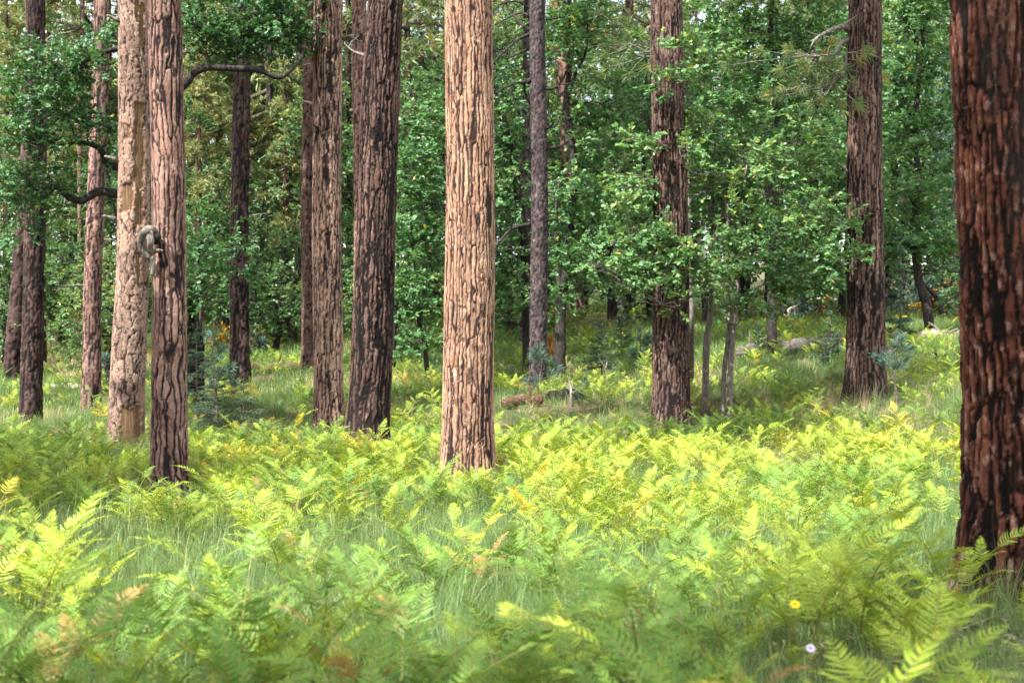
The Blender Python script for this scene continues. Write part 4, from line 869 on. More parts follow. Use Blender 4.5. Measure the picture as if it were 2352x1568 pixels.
sapling('fir_sapling', 'tiny fir seedling between the two thin pale oak stems and the dark log', 'fir sapling', 1745, 800, 33, fir_parts(808, .9, .38, 9, nl=.05, wid=.008))
sapling('spruce_tree', 'dark blue-green spruce between the trunk on the rise and the nearest trunk', 'spruce tree', 2188, 712, 43, fir_parts(809, 9.5, 1.9, 34, 'needle_blue', nl=.10, wid=.02, skip=.10, step=.03, r0=.20))
sapling('spruce_tree', 'blue-green spruce far behind the oak with the leaning grey stem', 'spruce tree', 2075, 690, 56, fir_parts(810, 11, 2.0, 30, 'needle_blue', nl=.13, wid=.025, skip=.05, step=.045, r0=.18))

def pine_sapling_parts(seed, H, rad, nt, L, mat='needle_blue', skip=.3, tint=.5, wid=.0035, n=34):
    rng = np.random.default_rng(seed); T, B, Nd = Geo(), Geo(), Geo()
    P = curve((0, 0, 0), (rng.normal(0, .06), rng.normal(0, .06), H), 12, wob=.012 * H, rng=rng)
    T.tube(P, np.linspace(.014 * H + .008, .006, 12), 8)
    tp, td = [P[-1]], [UP]
    for k in range(nt):
        t = rng.uniform(skip, .95); a = rng.random() * 6.283; l = rad * (1.15 - t * .7) * rng.uniform(.6, 1.1); i = int(t * 11)
        e = P[i] + np.array((math.cos(a) * l, math.sin(a) * l, rng.uniform(.1, .55) * l))
        C = curve(P[i], e, 6, sag=-.08 * l, wob=.02 * l, rng=rng); B.tube(C, np.linspace(.007, .004, 6), 4, False)
        tp += [C[5], C[4]]; td += [unit(C[5] - C[3] + UP * .05), unit(C[5] - C[3] + UP * .08)]
    needles(Nd, np.array(tp), np.array(td), np.full(len(tp), L), n, rng, wid, .55, tint, .3)
    return T.build('trunk', M['twig']), B.build('branches', M['twig']), Nd.build('crown', M[mat])
sapling('pine_sapling', 'long-needled pine sapling in front of the slim grey trunk foot', 'pine sapling', 1243, 905, 29.5, pine_sapling_parts(821, 1.15, .42, 13, .22, skip=.35, wid=.005))
sapling('pine_sapling', 'small pine sapling with a rusty side shoot near the dead stake', 'pine sapling', 1335, 918, 28.5, pine_sapling_parts(822, .55, .26, 8, .17, skip=.2, wid=.005))
sapling('pine_sapling', 'grey-green pine sapling with dark stem at the foot of the trunk on the rise', 'pine sapling', 2058, 886, 24.6, pine_sapling_parts(823, 1.35, .42, 15, .20, 'needle_blue', .5, .4, .0045))
sapling('pine_sapling', 'sapling with rusty dead needles right of the trunk on the rise', 'pine sapling', 2040, 850, 28.5, pine_sapling_parts(824, 1.15, .2, 6, .16, 'needle_rust', .55, .5, .005))
sapling('pine_sapling', 'pale green bushy pine sapling left of the straight dark trunk', 'pine sapling', 492, 862, 33, pine_sapling_parts(825, 1.7, .55, 22, .24, 'needle_blue', .2, .85, .006))
sapling('pine_sapling', 'blue-green pine sapling left of the fallen logs by the thin grey trunk', 'pine sapling', 580, 812, 44, pine_sapling_parts(826, 1.2, .5, 14, .26, 'needle_blue', .2, .6, .008))
sapling('pine_sapling', 'pale bluish pine sapling near the dark brown trunk, right of the young fir', 'pine sapling', 1470, 800, 36, pine_sapling_parts(827, 1.0, .45, 13, .25, 'needle_blue', .2, .8, .007))
sapling('pine_sapling', 'small pine sapling on the rise behind the two thin oak stems', 'pine sapling', 1850, 745, 45, pine_sapling_parts(828, 1.1, .5, 13, .26, 'needle_blue', .2, .6, .008))
sapling('pine_sapling', 'bushy blue-green pine sapling low between pale pink trunk and snag', 'pine sapling', 243, 900, 36, pine_sapling_parts(829, 1.0, .5, 16, .25, 'needle_blue', .15, .6, .007))
# pine boughs hanging into view
def bough(name, label, u0, v0, u1, v1, Y, seed, mat='needle', tint=.40, nt=22, L=.24, rad=.5):
    rng = np.random.default_rng(seed); p0, p1 = at(u0, v0, Y + .6), at(u1, v1, Y); B, Nd = Geo(), Geo()
    C = curve(p0, p1, 12, sag=-.1, wob=.05, rng=rng) - p0; B.tube(C, np.linspace(.04, .012, 12), 6)
    tp, td = [], []
    for k in range(nt):
        i = rng.integers(5, 12); e = C[i] + rng.normal(0, 1, 3) * np.array((rad, rad * .6, rad * .5)) + unit(C[-1] - C[0]) * .15
        B.tube(curve(C[i], e, 4, wob=.02, rng=rng), [.012, .009, .007, .005], 4, False); tp.append(e); td.append(unit(e - C[i] + UP * .15))
    needles(Nd, np.array(tp), np.array(td), np.full(nt, L), 60, rng, .0045, .62, tint, .35)
    return p0, B, Nd
for key, args in (('right', ('limb', '', 1955, 80, 1870, 130, 25.4, 841)), ('rightc', ('limb', '', 1500, 30, 1440, 110, 27.5, 842)), ('rightc', ('limb', '', 1500, 60, 1480, 130, 27.2, 843)), ('right', ('limb', '', 1955, 100, 1890, 215, 25.6, 844))):
    p0, B, Nd = bough(*args); o = PBASE[key][3]; rel = p0 - np.array(PBASE[key][0])
    put('low_limb', B.build('low_limb', M['dead_wood']), o, rel); put('low_needles', Nd.build('low_needles', M['needle']), o, rel)

# ------------------------------------------------------------------ fallen wood
def log(name, label, p, q, r0, r1, mat, seed, bend=.05, knots=3, sides=14, cat='log', sub=0):
    rng = np.random.default_rng(seed); p, q = np.asarray(p, float), np.asarray(q, float); L = np.linalg.norm(q - p)
    C = curve(p, q, 26, sag=bend, wob=.008 * L, rng=rng); c0 = C[0].copy(); C = C - c0
    r = np.linspace(r0, r1, 26) * (1 + .09 * rng.normal(0, 1, 26)); r[0] *= .7; r[-1] *= .5
    G = Geo(); G.tube(C, r, sides); V = np.concatenate(G.v)
    n = (fbm(V[:, 0] * 7, V[:, 1] * 7, V[:, 2] * 7, seed, 3) - .5)[:, None]
    ci = np.argmin(np.linalg.norm(V[:, None] - C[None], axis=2), 1); V = V + (V - C[ci]) * n * .8
    G.v = [V]
    o = thing(name, label, cat, c0)
    put('body', G.build('body', M[mat], smooth=False), o)
    for k in range(knots):
        i = rng.integers(3, 23); d = unit(rng.normal(0, 1, 3) + UP * .7); ll = rng.uniform(.12, .4) + r0
        S = Geo(); S.tube(curve(C[i], C[i] + d * ll, 6, wob=.02, rng=rng), np.linspace(r0 * .28, r0 * .08, 6), 6); put('branch_stub', S.build('branch_stub', M[mat]), o)
    return o
def gl(u, v, dz=0.0):
    p = hit(u, v); p[2] += dz; return p
def glY(u, Y, dz=0.0):
    x = (u - CU) / FPX * Y; return np.array((x, Y, gz(x, Y) + dz))
log('fallen_log', 'grey weathered fallen log right of the straight dark trunk', glY(578, 46, .12), glY(676, 47.5, .22), .16, .12, 'grey_log', 901)
log('fallen_log', 'short grey log behind the longer grey log by the thin grey trunk', glY(594, 51, .15), glY(645, 51.5, .18), .16, .13, 'grey_log', 902)
log('fallen_log', 'brown and pale fallen log with upright stub behind the straight dark trunk', glY(505, 38.5, .10), glY(695, 38.5, .12), .14, .10, 'red_log', 903)
log('fallen_log', 'long grey fallen log behind the slim grey trunk', glY(1135, 47, .14), glY(1345, 49, .25), .17, .13, 'grey_log', 904)
log('fallen_log', 'pale grey log on the rise left of the dark brown trunk', glY(1345, 44.5, .12), glY(1478, 46.5, .25), .18, .12, 'grey_log', 905)
log('fallen_log', 'broken reddish brown log in the grass in front of the slim grey trunk', glY(1155, 28.0, .10), glY(1250, 28.3, .16), .12, .09, 'red_log', 906, .03, 3)
log('fallen_log', 'dark charred log end beside the broken reddish log', glY(1262, 28.6, .12), glY(1325, 29.2, .16), .13, .11, 'charcoal', 907, .03, 2)
log('fallen_log', 'thick dark grey fallen log left of the trunk on the rise', glY(1690, 33.0, .22), glY(1935, 33.8, .34), .19, .22, 'grey_log', 908, .03, 6)
log('fallen_log', 'brown log with splintered end in front of the leaning grey oak stem', glY(2108, 35.2, .30), glY(2250, 36.0, .28), .19, .10, 'pale_wood', 909, .02, 3)
log('fallen_log', 'weathered pale log in the grass behind the slim oak, left of the orange trunk', glY(935, 44, .12), glY(1030, 44, .15), .14, .12, 'pale_wood', 910)
log('fallen_log', 'pale log peeking out between the pale pink trunk and snag', glY(105, 37, .08), glY(180, 36.5, .1), .08, .09, 'pale_wood', 911)
# pale dead branches
def stick(label, pts, Y, r, mat, seed, name='dead_branch', lie=False):
    P = [at(u, v, Y + .15 * i) for i, (u, v) in enumerate(pts)]
    if not lie: P = [np.array((P[0][0], P[0][1], gz(P[0][0], P[0][1]) - .06))] + P
    P = smooth_path(P, 30)
    c0 = P[0].copy(); rng = np.random.default_rng(seed); o = thing(name, label, 'branch', c0)
    G = Geo(); G.tube(P - c0, np.linspace(r, r * .5, 30), 8); put('stem', G.build('stem', M[mat]), o)
    for k in range(3):
        i = rng.integers(6, 20); S = Geo(); S.tube(curve(P[i] - c0, P[i] - c0 + rng.normal(0, .2, 3) + UP * .12, 6, wob=.02, rng=rng), np.linspace(r * .4, r * .15, 6), 5); put('twig', S.build('twig', M[mat]), o)
stick('curved pale dead branch lying on the slope left of the trunk on the rise', [(1812, 714), (1840, 700), (1870, 688), (1910, 687), (1948, 692)], 57.5, .10, 'pale_wood', 921)
stick('arching dark dead branch right of the leaning dark trunk', [(892, 768), (915, 758), (945, 755), (975, 762), (1000, 770)], 46, .06, 'dead_wood', 922)
stick('dark forked dead branch poking up from the grass below the dark log', [(1868, 850), (1885, 830), (1905, 805), (1925, 785)], 31.5, .03, 'charcoal', 924)
stick('thin dead stake standing in the grass near the slim grey trunk', [(1312, 905), (1311, 890), (1307, 868)], 28.3, .04, 'dead_wood', 925, 'dead_stake')
stick('small dead stake among ferns left of the dark brown trunk', [(1395, 870), (1391, 850), (1394, 832)], 32, .025, 'dead_wood', 926, 'dead_stake')
stick('dark burnt stake right of the trunk on the rise', [(2152, 830), (2150, 815), (2148, 800)], 30, .035, 'charcoal', 927, 'dead_stake')

def stump(label, u, v, Y, r, h, mat, seed, name='stump'):
    p = foot(u, v, Y); rng = np.random.default_rng(seed); nth, nh = 28, 16
    th = np.arange(nth) * 6.2832 / nth; hh = np.linspace(0, 1, nh); V = []
    top = h * (.65 + .55 * vnoise(np.cos(th) * 2 + 5, np.sin(th) * 2 + 5, 0, seed) + .18 * rng.random(nth))
    for t in hh:
        rr = r * (1 + .35 * np.exp(-t * 6) - .12 * t) * (1 + .22 * (vnoise(np.cos(th) * 4 + 9, np.sin(th) * 4 + 9, t * 2, seed + 1) - .5))
        V.append(np.stack([rr * np.cos(th), rr * np.sin(th), t * top], -1))
    for t in (.6, .1):
        V.append(np.stack([r * t * np.cos(th), r * t * np.sin(th), top * (.75 - .3 * (1 - t))], -1))
    V = np.concatenate(V); n = nh + 2; i = np.arange(n - 1)[:, None] * nth; k = np.arange(nth)[None]; k2 = (k + 1) % nth
    o = thing(name, label, 'stump', p)
    put('body', mesh('body', V, [np.stack([i + k, i + k2, i + nth + k2, i + nth + k], -1).reshape(-1, 4)], M[mat], smooth=False), o)
stump('splintered orange brown stump between the slim grey trunk and the forked oak', 1263, 795, 38, .21, .85, 'orange_wood', 931)
stump('charred black stump behind the fir sapling right of the pinkish trunk', 447, 925, 27.6, .20, 1.35, 'charcoal', 932)
stump('low charred stump in the grass right of the thin dark pole', 122, 870, 42, .2, .28, 'charcoal', 933)

# ------------------------------------------------------------------ bracken ferns
def frond_arrays(seed, L=.4, ns=15, wid=.30, arch=.35, tv=.10):
    """one triangular frond: a comb of narrow leaflets on both sides of a bent midrib, base at the origin, growing along +x"""
    rng = np.random.default_rng(seed)
    t = np.linspace(0, 1, 16); ang = .22 - arch * 1.8 * t ** 1.4
    x = np.concatenate([[0], np.cumsum(np.cos(ang[:-1])) / 15 * L]); z = np.concatenate([[0], np.cumsum(np.sin(ang[:-1])) / 15 * L])
    rib = np.stack([x, .03 * L * np.sin(t * 3 + rng.random() * 6), z], -1)
    V4, V3, t4, t3 = [], [], [], []
    f = .05 + .93 * ((np.arange(ns) + rng.normal(0, .06, ns)) / (ns - 1)).clip(0, 1) ** .92
    i = np.minimum((f * 15).astype(int), 14); p = rib[i] + (rib[i + 1] - rib[i]) * (f * 15 - i)[:, None]
    d0 = unit(rib[i + 1] - rib[i]); Yv = np.array((0, 1.0, 0)); up = np.cross(d0, Yv); up = np.where(up[:, 2:] > 0, up, -up)
    sp = L / ns
    for sg in (-1, 1):
        ln = wid * L * np.minimum(1, (f + .16) / .30) * (1 - f) ** .80 * rng.uniform(.88, 1.1, ns) + .008
        a = np.radians(66 - 14 * f + rng.normal(0, 4, ns))[:, None]
        d = unit(d0 * np.cos(a) + Yv * sg * np.sin(a) + up * rng.normal(.12, .10, (ns, 1)))
        roll = rng.normal(0, .30, (ns, 1)); s = unit(np.cross(d, up)); s = unit(s * np.cos(roll) + np.cross(d, s) * np.sin(roll)) * sg
        w = (np.minimum(sp * .21, ln * .12) + .0008)[:, None]; ln = ln[:, None]
        tipdir = unit(d + d0 * .28 - UP * rng.uniform(.05, .35, (ns, 1)))
        m = p + d * ln * .45; e = p + d * ln * .45 + tipdir * ln * .55; q = p + d * ln * .04
        V4.append(np.stack([q - s * w * .85, m - s * w, m + s * w, q + s * w * .85], 1)); V3.append(np.stack([m - s * w, e, m + s * w], 1))
        tt = np.clip(.48 + rng.normal(0, tv, ns) + .16 * (f - .4), 0, 1); t4.append(np.repeat(tt, 4)); t3.append(np.repeat(tt, 3))
    G = Geo(); G.tube(rib, np.linspace(.0030, .001, 16), 4, False)
    return np.concatenate(V4).reshape(-1, 3), np.concatenate(V3).reshape(-1, 3), np.concatenate(t4), np.concatenate(t3), np.concatenate(G.v), np.concatenate(G.q)

def frond_mesh(fa, mat, name='frond'):
    v4, v3, t4, t3, rv, rq = fa; n, m = len(v4), len(v3)
    return mesh(name, np.vstack([v4, v3, rv]), [np.arange(n).reshape(-1, 4), n + np.arange(m).reshape(-1, 3), rq + n + m], [M[mat], M['fern_stem']], {'tint': np.concatenate([t4, t3, np.full(len(rv), .3)])}, [0, 0, 1], smooth=False)
FA = [frond_arrays(1000 + i, .4, n, w, a) for i, (n, w, a) in enumerate([(13, .35, .22), (14, .33, .36), (12, .38, .28), (14, .31, .46), (12, .39, .12), (13, .35, .56)])]
FMATS = ('fern', 'fern_green', 'fern_yellow', 'fern_brown')
FAH = [frond_arrays(1050 + i, .4, n, w, a) for i, (n, w, a) in enumerate([(19, .32, .22), (20, .30, .36), (18, .35, .28), (21, .29, .46), (18, .36, .12), (19, .32, .56)])]
FM = {(i, m): frond_mesh(FAH[i], m) for i in range(6) for m in FMATS}

def eul(az, el, roll=0.0):
    """rotation that turns +x to azimuth az and raises it by el"""
    return (roll, -el, az)
def rmat(e):
    cx, sx = math.cos(e[0]), math.sin(e[0]); cy, sy = math.cos(e[1]), math.sin(e[1]); cz, sz = math.cos(e[2]), math.sin(e[2])
    return np.array([[cz, -sz, 0], [sz, cz, 0], [0, 0, 1]]) @ np.array([[cy, 0, sy], [0, 1, 0], [-sy, 0, cy]]) @ np.array([[1, 0, 0], [0, cx, -sx], [0, sx, cx]])

def plant_plan(seed):
    """a bracken plant: stalk bending over at the top, fronds in pairs along it and one at its end"""
    rng = np.random.default_rng(seed); h = rng.uniform(.18, .36); a0 = rng.random() * 6.283; o = np.array((math.cos(a0), math.sin(a0), 0))
    Lr = rng.uniform(.28, .50); np_ = int(rng.integers(2, 4)); el = np.linspace(rng.uniform(1.1, 1.4), rng.uniform(.25, .75), 10)
    S = [np.array((0, 0, -.05)), np.array((0, 0, h * .5)) + o * .01, np.array((0, 0, h)) + o * .03]
    top = S[-1]; R2 = [top]
    for e in el: R2.append(R2[-1] + (o * math.cos(e) + UP * math.sin(e)) * Lr / 10)
    S = np.array(S + R2[1:]); fr = []
    for k in range(np_):
        j = 3 + int(k * 8 / np_) - (1 if k == 0 else 0); size = (1.05 - .22 * k) * rng.uniform(.85, 1.12)
        for sg in (-1, 1):
            fr.append((int(rng.integers(6)), S[j], eul(a0 + sg * rng.uniform(.95, 1.45), rng.uniform(.25, .85), -sg * rng.uniform(-.1, .45)), size * rng.uniform(.9, 1.1)))
    fr.append((int(rng.integers(6)), S[-1], eul(a0 + rng.normal(0, .1), float(el[-1]) - .1, rng.normal(0, .15)), rng.uniform(.7, 1.05)))
    return S, fr
PLANS = [plant_plan(1100 + i) for i in range(14)]
STALK = []
for S, fr in PLANS:
    G = Geo(); G.tube(S, np.linspace(.006, .003, len(S)), 5); STALK.append(G.build('stalk', M['fern_stem']))

def fern_joined(i, mat):
    S, fr = PLANS[i]; A4, A3, T4, T3, RV, RQ, rn = [], [], [], [], [], [], 0
    for fi, p, e, s in fr:
        v4, v3, t4, t3, rv, rq = FA[fi]; m = rmat(e).T * s
        A4.append(v4 @ m + p); A3.append(v3 @ m + p); T4.append(t4); T3.append(t3); RV.append(rv @ m + p); RQ.append(rq + rn); rn += len(rv)
    G = Geo(); G.tube(S, np.linspace(.006, .003, len(S)), 5, False); RV.append(np.concatenate(G.v)); RQ.append(np.concatenate(G.q) + rn)
    A4, A3, RV = np.concatenate(A4), np.concatenate(A3), np.concatenate(RV); n, m = len(A4), len(A3)
    return mesh('fern_mass', np.vstack([A4, A3, RV]), [np.arange(n).reshape(-1, 4), n + np.arange(m).reshape(-1, 3), np.concatenate(RQ) + n + m], [M[mat], M['fern_stem']], {'tint': np.concatenate(T4 + T3 + [np.full(len(RV), .3)])}, [0, 0, 1], smooth=False)

# where ferns grow: everywhere in the near field but the grassy gaps, in drifts farther back
BARE = [(900, 1240, 190, 50), (1010, 1195, 170, 42), (360, 1275, 230, 60), (180, 1200, 130, 28), (560, 1250, 150, 45), (1400, 1300, 90, 35), (2170, 1150, 70, 100), (2290, 1500, 110, 60), (2060, 1565, 300, 40), (1150, 1330, 60, 30), (820, 1300, 120, 30),
        (1980, 935, 90, 35), (1900, 850, 120, 30), (1390, 940, 90, 16), (640, 930, 60, 30), (1560, 1560, 160, 45), (150, 950, 60, 25)]
THICK = [(1300, 800, 180, 45), (1420, 820, 100, 40), (1800, 765, 120, 25), (150, 905, 60, 25), (2150, 920, 80, 60), (930, 890, 90, 60), (640, 840, 70, 25), (1180, 830, 60, 50), (2170, 800, 60, 30), (1700, 880, 60, 40), (20, 900, 40, 30), (1850, 740, 80, 15)]
def project(x, y, z):
    return CU + x / y * FPX, CV - (z - CAM_Z) / y * FPX
def zone(u, v, L):
    m = np.full(np.shape(u), 9.0)
    for a, b, c, d in L: m = np.minimum(m, ((u - a) / c) ** 2 + ((v - b) / d) ** 2)
    return m
TRUNKS = [(b[0], b[1], r) for b, r, l, o in PBASE.values()]
def clear_of_trunks(x, y, pad):
    ok = np.ones(len(x), bool)
    for a, b, r in TRUNKS: ok &= np.hypot(x - a, y - b) > r * 1.1 + pad
    return ok
def scatter(n, y0, y1, power, side=1.12, rng=R):
    y = (y0 ** power + (y1 ** power - y0 ** power) * rng.random(n)) ** (1 / power)
    x = (rng.random(n) * 2 - 1) * (.36 * y * side + .4)
    return x, y

rf = np.random.default_rng(2024)
x1, y1 = scatter(4100, 2.6, 23, 2.0, rng=rf); x2, y2 = scatter(5200, 22, 52, 1.6, rng=rf)
fx, fy = np.concatenate([x1, x2]), np.concatenate([y1, y2]); fz = ground(fx, fy); fu, fv = project(fx, fy, fz + .25)
near = fy < 22.5
dn = fbm(fx * .55, fy * .55, 0, 333, 3)
keep = np.where(near, dn > .34, dn > .50)
keep |= (zone(fu, fv, THICK) < 1) & (rf.random(len(fx)) < .8)
keep &= ~((zone(fu, fv, BARE) < 1) & (rf.random(len(fx)) < .94))
keep &= ~((fu > 2225) & (fv > 1310) & (rf.random(len(fx)) < .8))
keep &= clear_of_trunks(fx, fy, .12) & ~((np.hypot(fx, fy) < 3.1))
fx, fy, fz = fx[keep], fy[keep], fz[keep]; n = len(fx)
fs = rf.uniform(.55, 1.18, n) * np.where(fy > 23, .70, .72 + .18 * sstep(9.0, 5.0, fy)); fr_ = rf.random(n) * 6.283
fk = rf.integers(0, len(PLANS), n)
tone = fbm(fx * .35 + 50, fy * .35, 0, 99, 3) + rf.normal(0, .07, n)
fm = np.where(tone > .78, 2, np.where(tone < .40 + .12 * sstep(0, -4, fx) , 1, 0)); fm[rf.random(n) < .03] = 2; fm[rf.random(n) < .03] = 3; fs[fm == 3] *= .8  # green drifts are random; extra green at left paints the shade there into colour
fu, fv = project(fx, fy, fz + .35 * fs)
for _a, _b, _r in TRUNKS:                       # low growth right before a trunk
    _d = np.abs(fx - _a * fy / _b); _m = (_d < _r * 1.4) & (fy < _b) & (fy > _b - 2.4) & (fy > 9); fs[_m] *= .5
vis_ = (fu > -60) & (fu < 2410) & (fv < 1700)
order = np.argsort(np.where(vis_, fy, 1e3)); single = np.zeros(n, bool); single[order[:300]] = True
LOOK = {0: 'yellow-green bracken fern', 1: 'deeper green bracken fern', 2: 'golden yellowing bracken fern', 3: 'withered brown bracken fern'}
UNDER = [(120, 'below the blackened trunk'), (390, 'below the knotted pinkish trunk'), (760, 'below the straight tan trunk'), (1075, 'below the pale orange trunk'), (1540, 'below the dark brown trunk'), (1860, 'near the daisy and aster'), (2300, 'by the nearest trunk')]
def fern_label(i):
    row = 'at the very front' if fy[i] < 4.6 else 'in the front rows' if fy[i] < 6.2 else 'in the second rows' if fy[i] < 7.8 else 'farther back'
    size = 'tall ' if fs[i] > .95 else 'low ' if fs[i] < .68 else ''
    return f"{size}{LOOK[int(fm[i])]} {row} {min(UNDER, key=lambda t: abs(t[0] - fu[i]))[1]}"
for i in np.where(single)[0]:
    S, fr = PLANS[fk[i]]
    o = thing('bracken_fern', fern_label(i), 'fern', (fx[i], fy[i], fz[i]), fr_[i], float(fs[i]), 'single ferns of the foreground fern bed')
    put('stalk', STALK[fk[i]], o)
    for fi, p, e, s in fr: put('frond', FM[(int(fi), FMATS[fm[i]])], o, p, e, float(s))

def stuff(name, label, pts, rot, scl, idx, sources):
    """one object whose points carry shared meshes"""
    me = bpy.data.meshes.new(name); me.from_pydata([tuple(map(float, p)) for p in pts], [], [])
    me.attributes.new('rot', 'FLOAT_VECTOR', 'POINT').data.foreach_set('vector', np.ascontiguousarray(rot, np.float32).ravel())
    me.attributes.new('scl', 'FLOAT', 'POINT').data.foreach_set('value', np.ascontiguousarray(scl, np.float32))
    me.attributes.new('idx', 'INT', 'POINT').data.foreach_set('value', np.ascontiguousarray(idx, np.int32))
    o = put(name, me); tag(o, label, None, None, 'stuff')
    ng = bpy.data.node_groups.new(name, 'GeometryNodeTree')
    ng.interface.new_socket('Geometry', in_out='INPUT', socket_type='NodeSocketGeometry'); ng.interface.new_socket('Geometry', in_out='OUTPUT', socket_type='NodeSocketGeometry')
    gi, go = ng.nodes.new('NodeGroupInput'), ng.nodes.new('NodeGroupOutput')
    iop = ng.nodes.new('GeometryNodeInstanceOnPoints'); g2i = ng.nodes.new('GeometryNodeGeometryToInstance')
    for m in reversed(sources):
        so = bpy.data.objects.new(name + '_source', m)      # never linked to the scene
        oi = ng.nodes.new('GeometryNodeObjectInfo'); oi.inputs['Object'].default_value = so; oi.inputs['As Instance'].default_value = False
        ng.links.new(oi.outputs['Geometry'], g2i.inputs[0])
    def na(n_, t):
        a = ng.nodes.new('GeometryNodeInputNamedAttribute'); a.data_type = t; a.inputs[0].default_value = n_; return a.outputs[0]
    ng.links.new(gi.outputs[0], iop.inputs['Points']); ng.links.new(g2i.outputs[0], iop.inputs['Instance']); iop.inputs['Pick Instance'].default_value = True
    ng.links.new(na('idx', 'INT'), iop.inputs['Instance Index']); ng.links.new(na('rot', 'FLOAT_VECTOR'), iop.inputs['Rotation']); ng.links.new(na('scl', 'FLOAT'), iop.inputs['Scale'])
    ng.links.new(iop.outputs[0], go.inputs[0])
    md = o.modifiers.new('scatter', 'NODES'); md.node_group = ng
    return o
rest = ~single
JM = [fern_joined(i, m) for m in FMATS for i in range(len(PLANS))]
_r = np.stack([rf.normal(0, .08, n), rf.normal(0, .08, n), fr_], -1)
stuff('ferns', 'bracken ferns carpeting the forest floor among the pines', np.stack([fx, fy, fz], -1)[rest], _r[rest], fs[rest], (fm * len(PLANS) + fk)[rest], JM)

# ------------------------------------------------------------------ grass
def tuft(seed, nb, H, spread, mat, w=.0028, bendy=.5, heads=0):
    rng = np.random.default_rng(seed); G = Geo(); seg = 4
    for b in range(nb):
        a = rng.random() * 6.283; o = np.array((math.cos(a), math.sin(a), 0)); p = o * spread * rng.random() + rng.normal(0, .01, 3) * (1, 1, 0)
        h = H * rng.uniform(.45, 1.1); bd = bendy * rng.uniform(.2, 1.2); t = np.linspace(0, 1, seg + 1)
        P = p + o * (h * bd * t ** 2)[:, None] + UP * (h * (t - .30 * bd * t ** 2.5))[:, None]
        sd = np.array((-o[1], o[0], 0)); sd = unit(sd + rng.normal(0, .4, 3)); ww = w * (1 - t ** 1.7 * .9) * rng.uniform(.7, 1.3)
        V = np.concatenate([P - sd * ww[:, None], P + sd * ww[:, None]]); k = np.arange(seg)
        G.quads(V, np.stack([k, k + 1, k + seg + 2, k + seg + 1], -1), np.full(len(V), np.clip(rng.normal(.45, .2), 0, 1)))
        if heads and b < heads:
            q = P[-1]; G.tube(np.array([q - UP * .01, q + o * .02 + UP * .02, q + o * .05 + UP * .03]), [.0012, .0026, .0008], 4, False, .8)
    return G.build('tuft', M[mat], smooth=False)
TUFTS = [tuft(1200, 40, .32, .08, 'grass', .0019), tuft(1201, 44, .40, .10, 'grass', .0019), tuft(1202, 36, .26, .09, 'grass', .0019, .8), tuft(1203, 40, .36, .11, 'grass', .0019, .7),
         tuft(1204, 9, .50, .07, 'straw', .0013, .40), tuft(1205, 22, .22, .10, 'straw', .0016, .7), tuft(1206, 6, .60, .08, 'straw', .0012, .30)]
FTUFT = [tuft(1210, 30, .30, .18, 'grass', .005, .6), tuft(1211, 30, .38, .20, 'grass', .005, .7), tuft(1212, 18, .45, .16, 'straw', .005, .6, 4)]
rg = np.random.default_rng(77)
gx1, gy1 = scatter(10000, 2.8, 20, 1.75, rng=rg); gx2, gy2 = scatter(17000, 19, 46, 1.6, rng=rg); gx3, gy3 = scatter(7000, 42, 92, 1.5, 1.25, rng=rg)
gx, gy = np.concatenate([gx1, gx2, gx3]), np.concatenate([gy1, gy2, gy3]); g_z = ground(gx, gy)
_u, _v = project(gx, gy, g_z); ok = ~((zone(_u, _v, [(2260, 1490, 210, 120), (1900, 1570, 380, 70)]) < 1) & (rg.random(len(gx)) < .72)) & clear_of_trunks(gx, gy, .03) & (fbm(gx * .9, gy * .9, 3, 55, 2) > .30); gx, gy, g_z = gx[ok], gy[ok], g_z[ok]; n = len(gx)
dry = fbm(gx * .25 + 9, gy * .25, 0, 12, 3) + rg.normal(0, .10, n)
gu, gv = project(gx, gy, g_z)
dry += .25 * (zone(gu, gv, [(1990, 960, 160, 60), (180, 830, 80, 60), (100, 1000, 120, 30), (300, 1130, 90, 40)]) < 1)
gi_ = np.where(dry > .70, rg.integers(4, 7, n), rg.integers(0, 4, n))
gi_ = np.where((dry > .70) & (rg.random(n) < .5), 5, gi_)
gf = gy > 30
gi_ = np.where(gf, np.where(dry > .80, 9, rg.integers(7, 9, n)), gi_)
gs = rg.uniform(.7, 1.25, n) * np.where(gy > 42, 1.25, 1.0)
stuff('grass', 'fine grass growing between and behind the ferns', np.stack([gx, gy, g_z - .01], -1), np.stack([rg.normal(0, .1, n), rg.normal(0, .1, n), rg.random(n) * 6.283], -1), gs, gi_, TUFTS + FTUFT)

# needle and bark litter round the nearest trunk and in the bare corner
def litter_mesh(seed, n, L, w, mat):
    rng = np.random.default_rng(seed); G = Geo()
    p = rng.normal(0, .16, (n, 3)) * (1, 1, 0) + UP * rng.uniform(.004, .03, (n, 1)); a = rng.random(n) * 6.283; l = L * rng.uniform(.4, 1.2, n)
    d = np.stack([np.cos(a), np.sin(a), rng.normal(0, .2, n)], -1); s = np.stack([-np.sin(a), np.cos(a), rng.normal(0, .2, n)], -1)
    V = np.stack([p - d * l[:, None] - s * w, p + d * l[:, None] - s * w, p + d * l[:, None] + s * w, p - d * l[:, None] + s * w], 1).reshape(-1, 3)
    G.quads(V, np.arange(n)[:, None] * 4 + np.arange(4), np.repeat(rng.random(n), 4)); return G.build('litter', M[mat], False)
M['litter'] = leaf_mat('litter', [(0, (.05, .032, .027)), (.5, (.14, .098, .078)), (1, (.30, .24, .21))], .05, .2, .7)
LT = [litter_mesh(1300, 60, .07, .0016, 'litter'), litter_mesh(1301, 16, .03, .012, 'litter'), litter_mesh(1302, 12, .12, .003, 'straw')]
lx, ly = scatter(2600, 2.8, 20, 1.3, rng=rg); k = clear_of_trunks(lx, ly, .0); lx, ly = lx[k], ly[k]; n = len(lx)
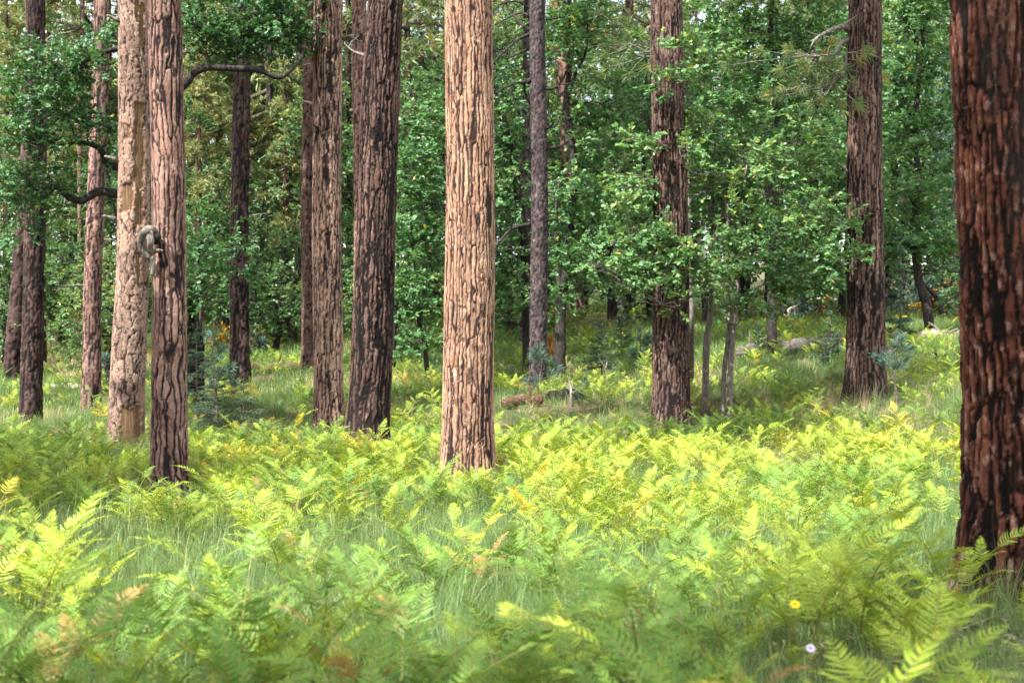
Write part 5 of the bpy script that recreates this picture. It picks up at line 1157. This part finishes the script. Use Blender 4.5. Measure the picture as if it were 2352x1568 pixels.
stuff('litter', 'dry needles and bark flakes lying on the ground', np.stack([lx, ly, ground(lx, ly) + .004], -1), np.stack([np.zeros(n), np.zeros(n), rg.random(n) * 6.283], -1), rg.uniform(.8, 1.4, n), rg.integers(0, 3, n), LT)

# ------------------------------------------------------------------ two flowers
def flower(name, label, u, v, Y, R_, npet, pm, h):
    p = at(u, v, Y); g = gz(p[0], p[1]); hh = p[2] - g; o = thing(name, label, 'flower', (p[0], p[1], g))
    G = Geo(); G.tube(curve((0, 0, -.02), (0, 0, hh), 10, wob=.006), np.linspace(.003, .002, 10), 6); put('stem', G.build('stem', M['fern_stem']), o)
    tilt = rmat((.75, 0, 0)); top = np.array((0, 0, hh))
    tw = np.linspace(0, 1, 6); hw = R_ * 2.6 / npet * np.sin(np.pi * (.12 + .8 * tw)) ** .8
    V = np.concatenate([np.stack([R_ * (.2 + .8 * tw), -hw, .1 * R_ * np.sin(tw * 3)], -1), np.stack([R_ * (.2 + .8 * tw), hw, .1 * R_ * np.sin(tw * 3)], -1)])
    k = np.arange(5); pmesh = mesh('petal', V, [np.stack([k, k + 1, k + 7, k + 6], -1)], M[pm], {'tint': np.linspace(0, 1, 12)})
    nrm = tilt @ UP; G = Geo(); G.tube(np.array([-nrm * .002, nrm * .003, nrm * R_ * .16, nrm * R_ * .22]), [R_ * .2, R_ * .26, R_ * .2, R_ * .06], 14); hd = put('flower_head', G.build('flower_head', M['flower_eye']), o, top)
    for j in range(npet):
        a = j * 6.2832 / npet; e = Vector((0, 0, 0)); ob = put('petal', pmesh, hd)
        from mathutils import Matrix
        ob.rotation_euler = (Matrix.Rotation(.75, 3, 'X') @ Matrix.Rotation(a, 3, 'Z') @ Matrix.Rotation(.08 * (-1) ** j, 3, 'X')).to_euler()
flower('yellow_daisy', 'bright yellow daisy flower among the foreground ferns', 1826, 1387, 5.6, .020, 11, 'petal_yellow', .3)
flower('violet_aster', 'pale violet aster flower low in the foreground', 1862, 1488, 5.2, .018, 22, 'petal_violet', .3)

# ------------------------------------------------------------------ pines beside and behind the camera whose shade falls into the picture
def shade_pine(x, y, hc, kind, s, word):
    o = thing('pine_tree', f'pine standing out of the picture {word}', 'pine tree', (x, y, gz(x, y) - .1), x * 7 + y, 1.0, 'pines round the camera')
    key = 100 + round(hc)
    if key not in _tk: _tk[key] = trunk_mesh('trunk', M['bark_tan'], dict(cw=.1, cl=.3, fw=.2, depth=.014, char=.1), hc + 12 * 1.1, .28, .004, (0, 0), hc, .15, 600 + key, seg_min=14)
    put('trunk', _tk[key], o); wd, nd = HIGH[kind]; put('limbs', wd, o, (0, 0, hc), (0, 0, 0), s); put('crown', nd, o, (0, 0, hc), (0, 0, 0), s)
for a in [(-12.5, 7, 6, 0, 1.0, 'to the left'), (-9.8, 9.8, 5, 2, .72, 'to the left, a short one'), (-9.6, 4.2, 4, 2, .75, 'near on the left'), (-12.0, 11.5, 5, 1, .9, 'out to the left'), (-8.4, 12.2, 4.5, 2, .66, 'left of the snag'), (-10.8, 7.0, 4.5, 1, .7, 'left, behind another'), (-5.4, -2.0, 12, 2, .62, 'close behind the camera'), (-2.25, 2.7, 9.2, 2, .56, 'just left of the camera'),
          (-14, 14, 6, 2, .9, 'far out to the left'), (-9.0, -4.0, 8, 1, .7, 'behind the camera to the left')]:
    shade_pine(*a)
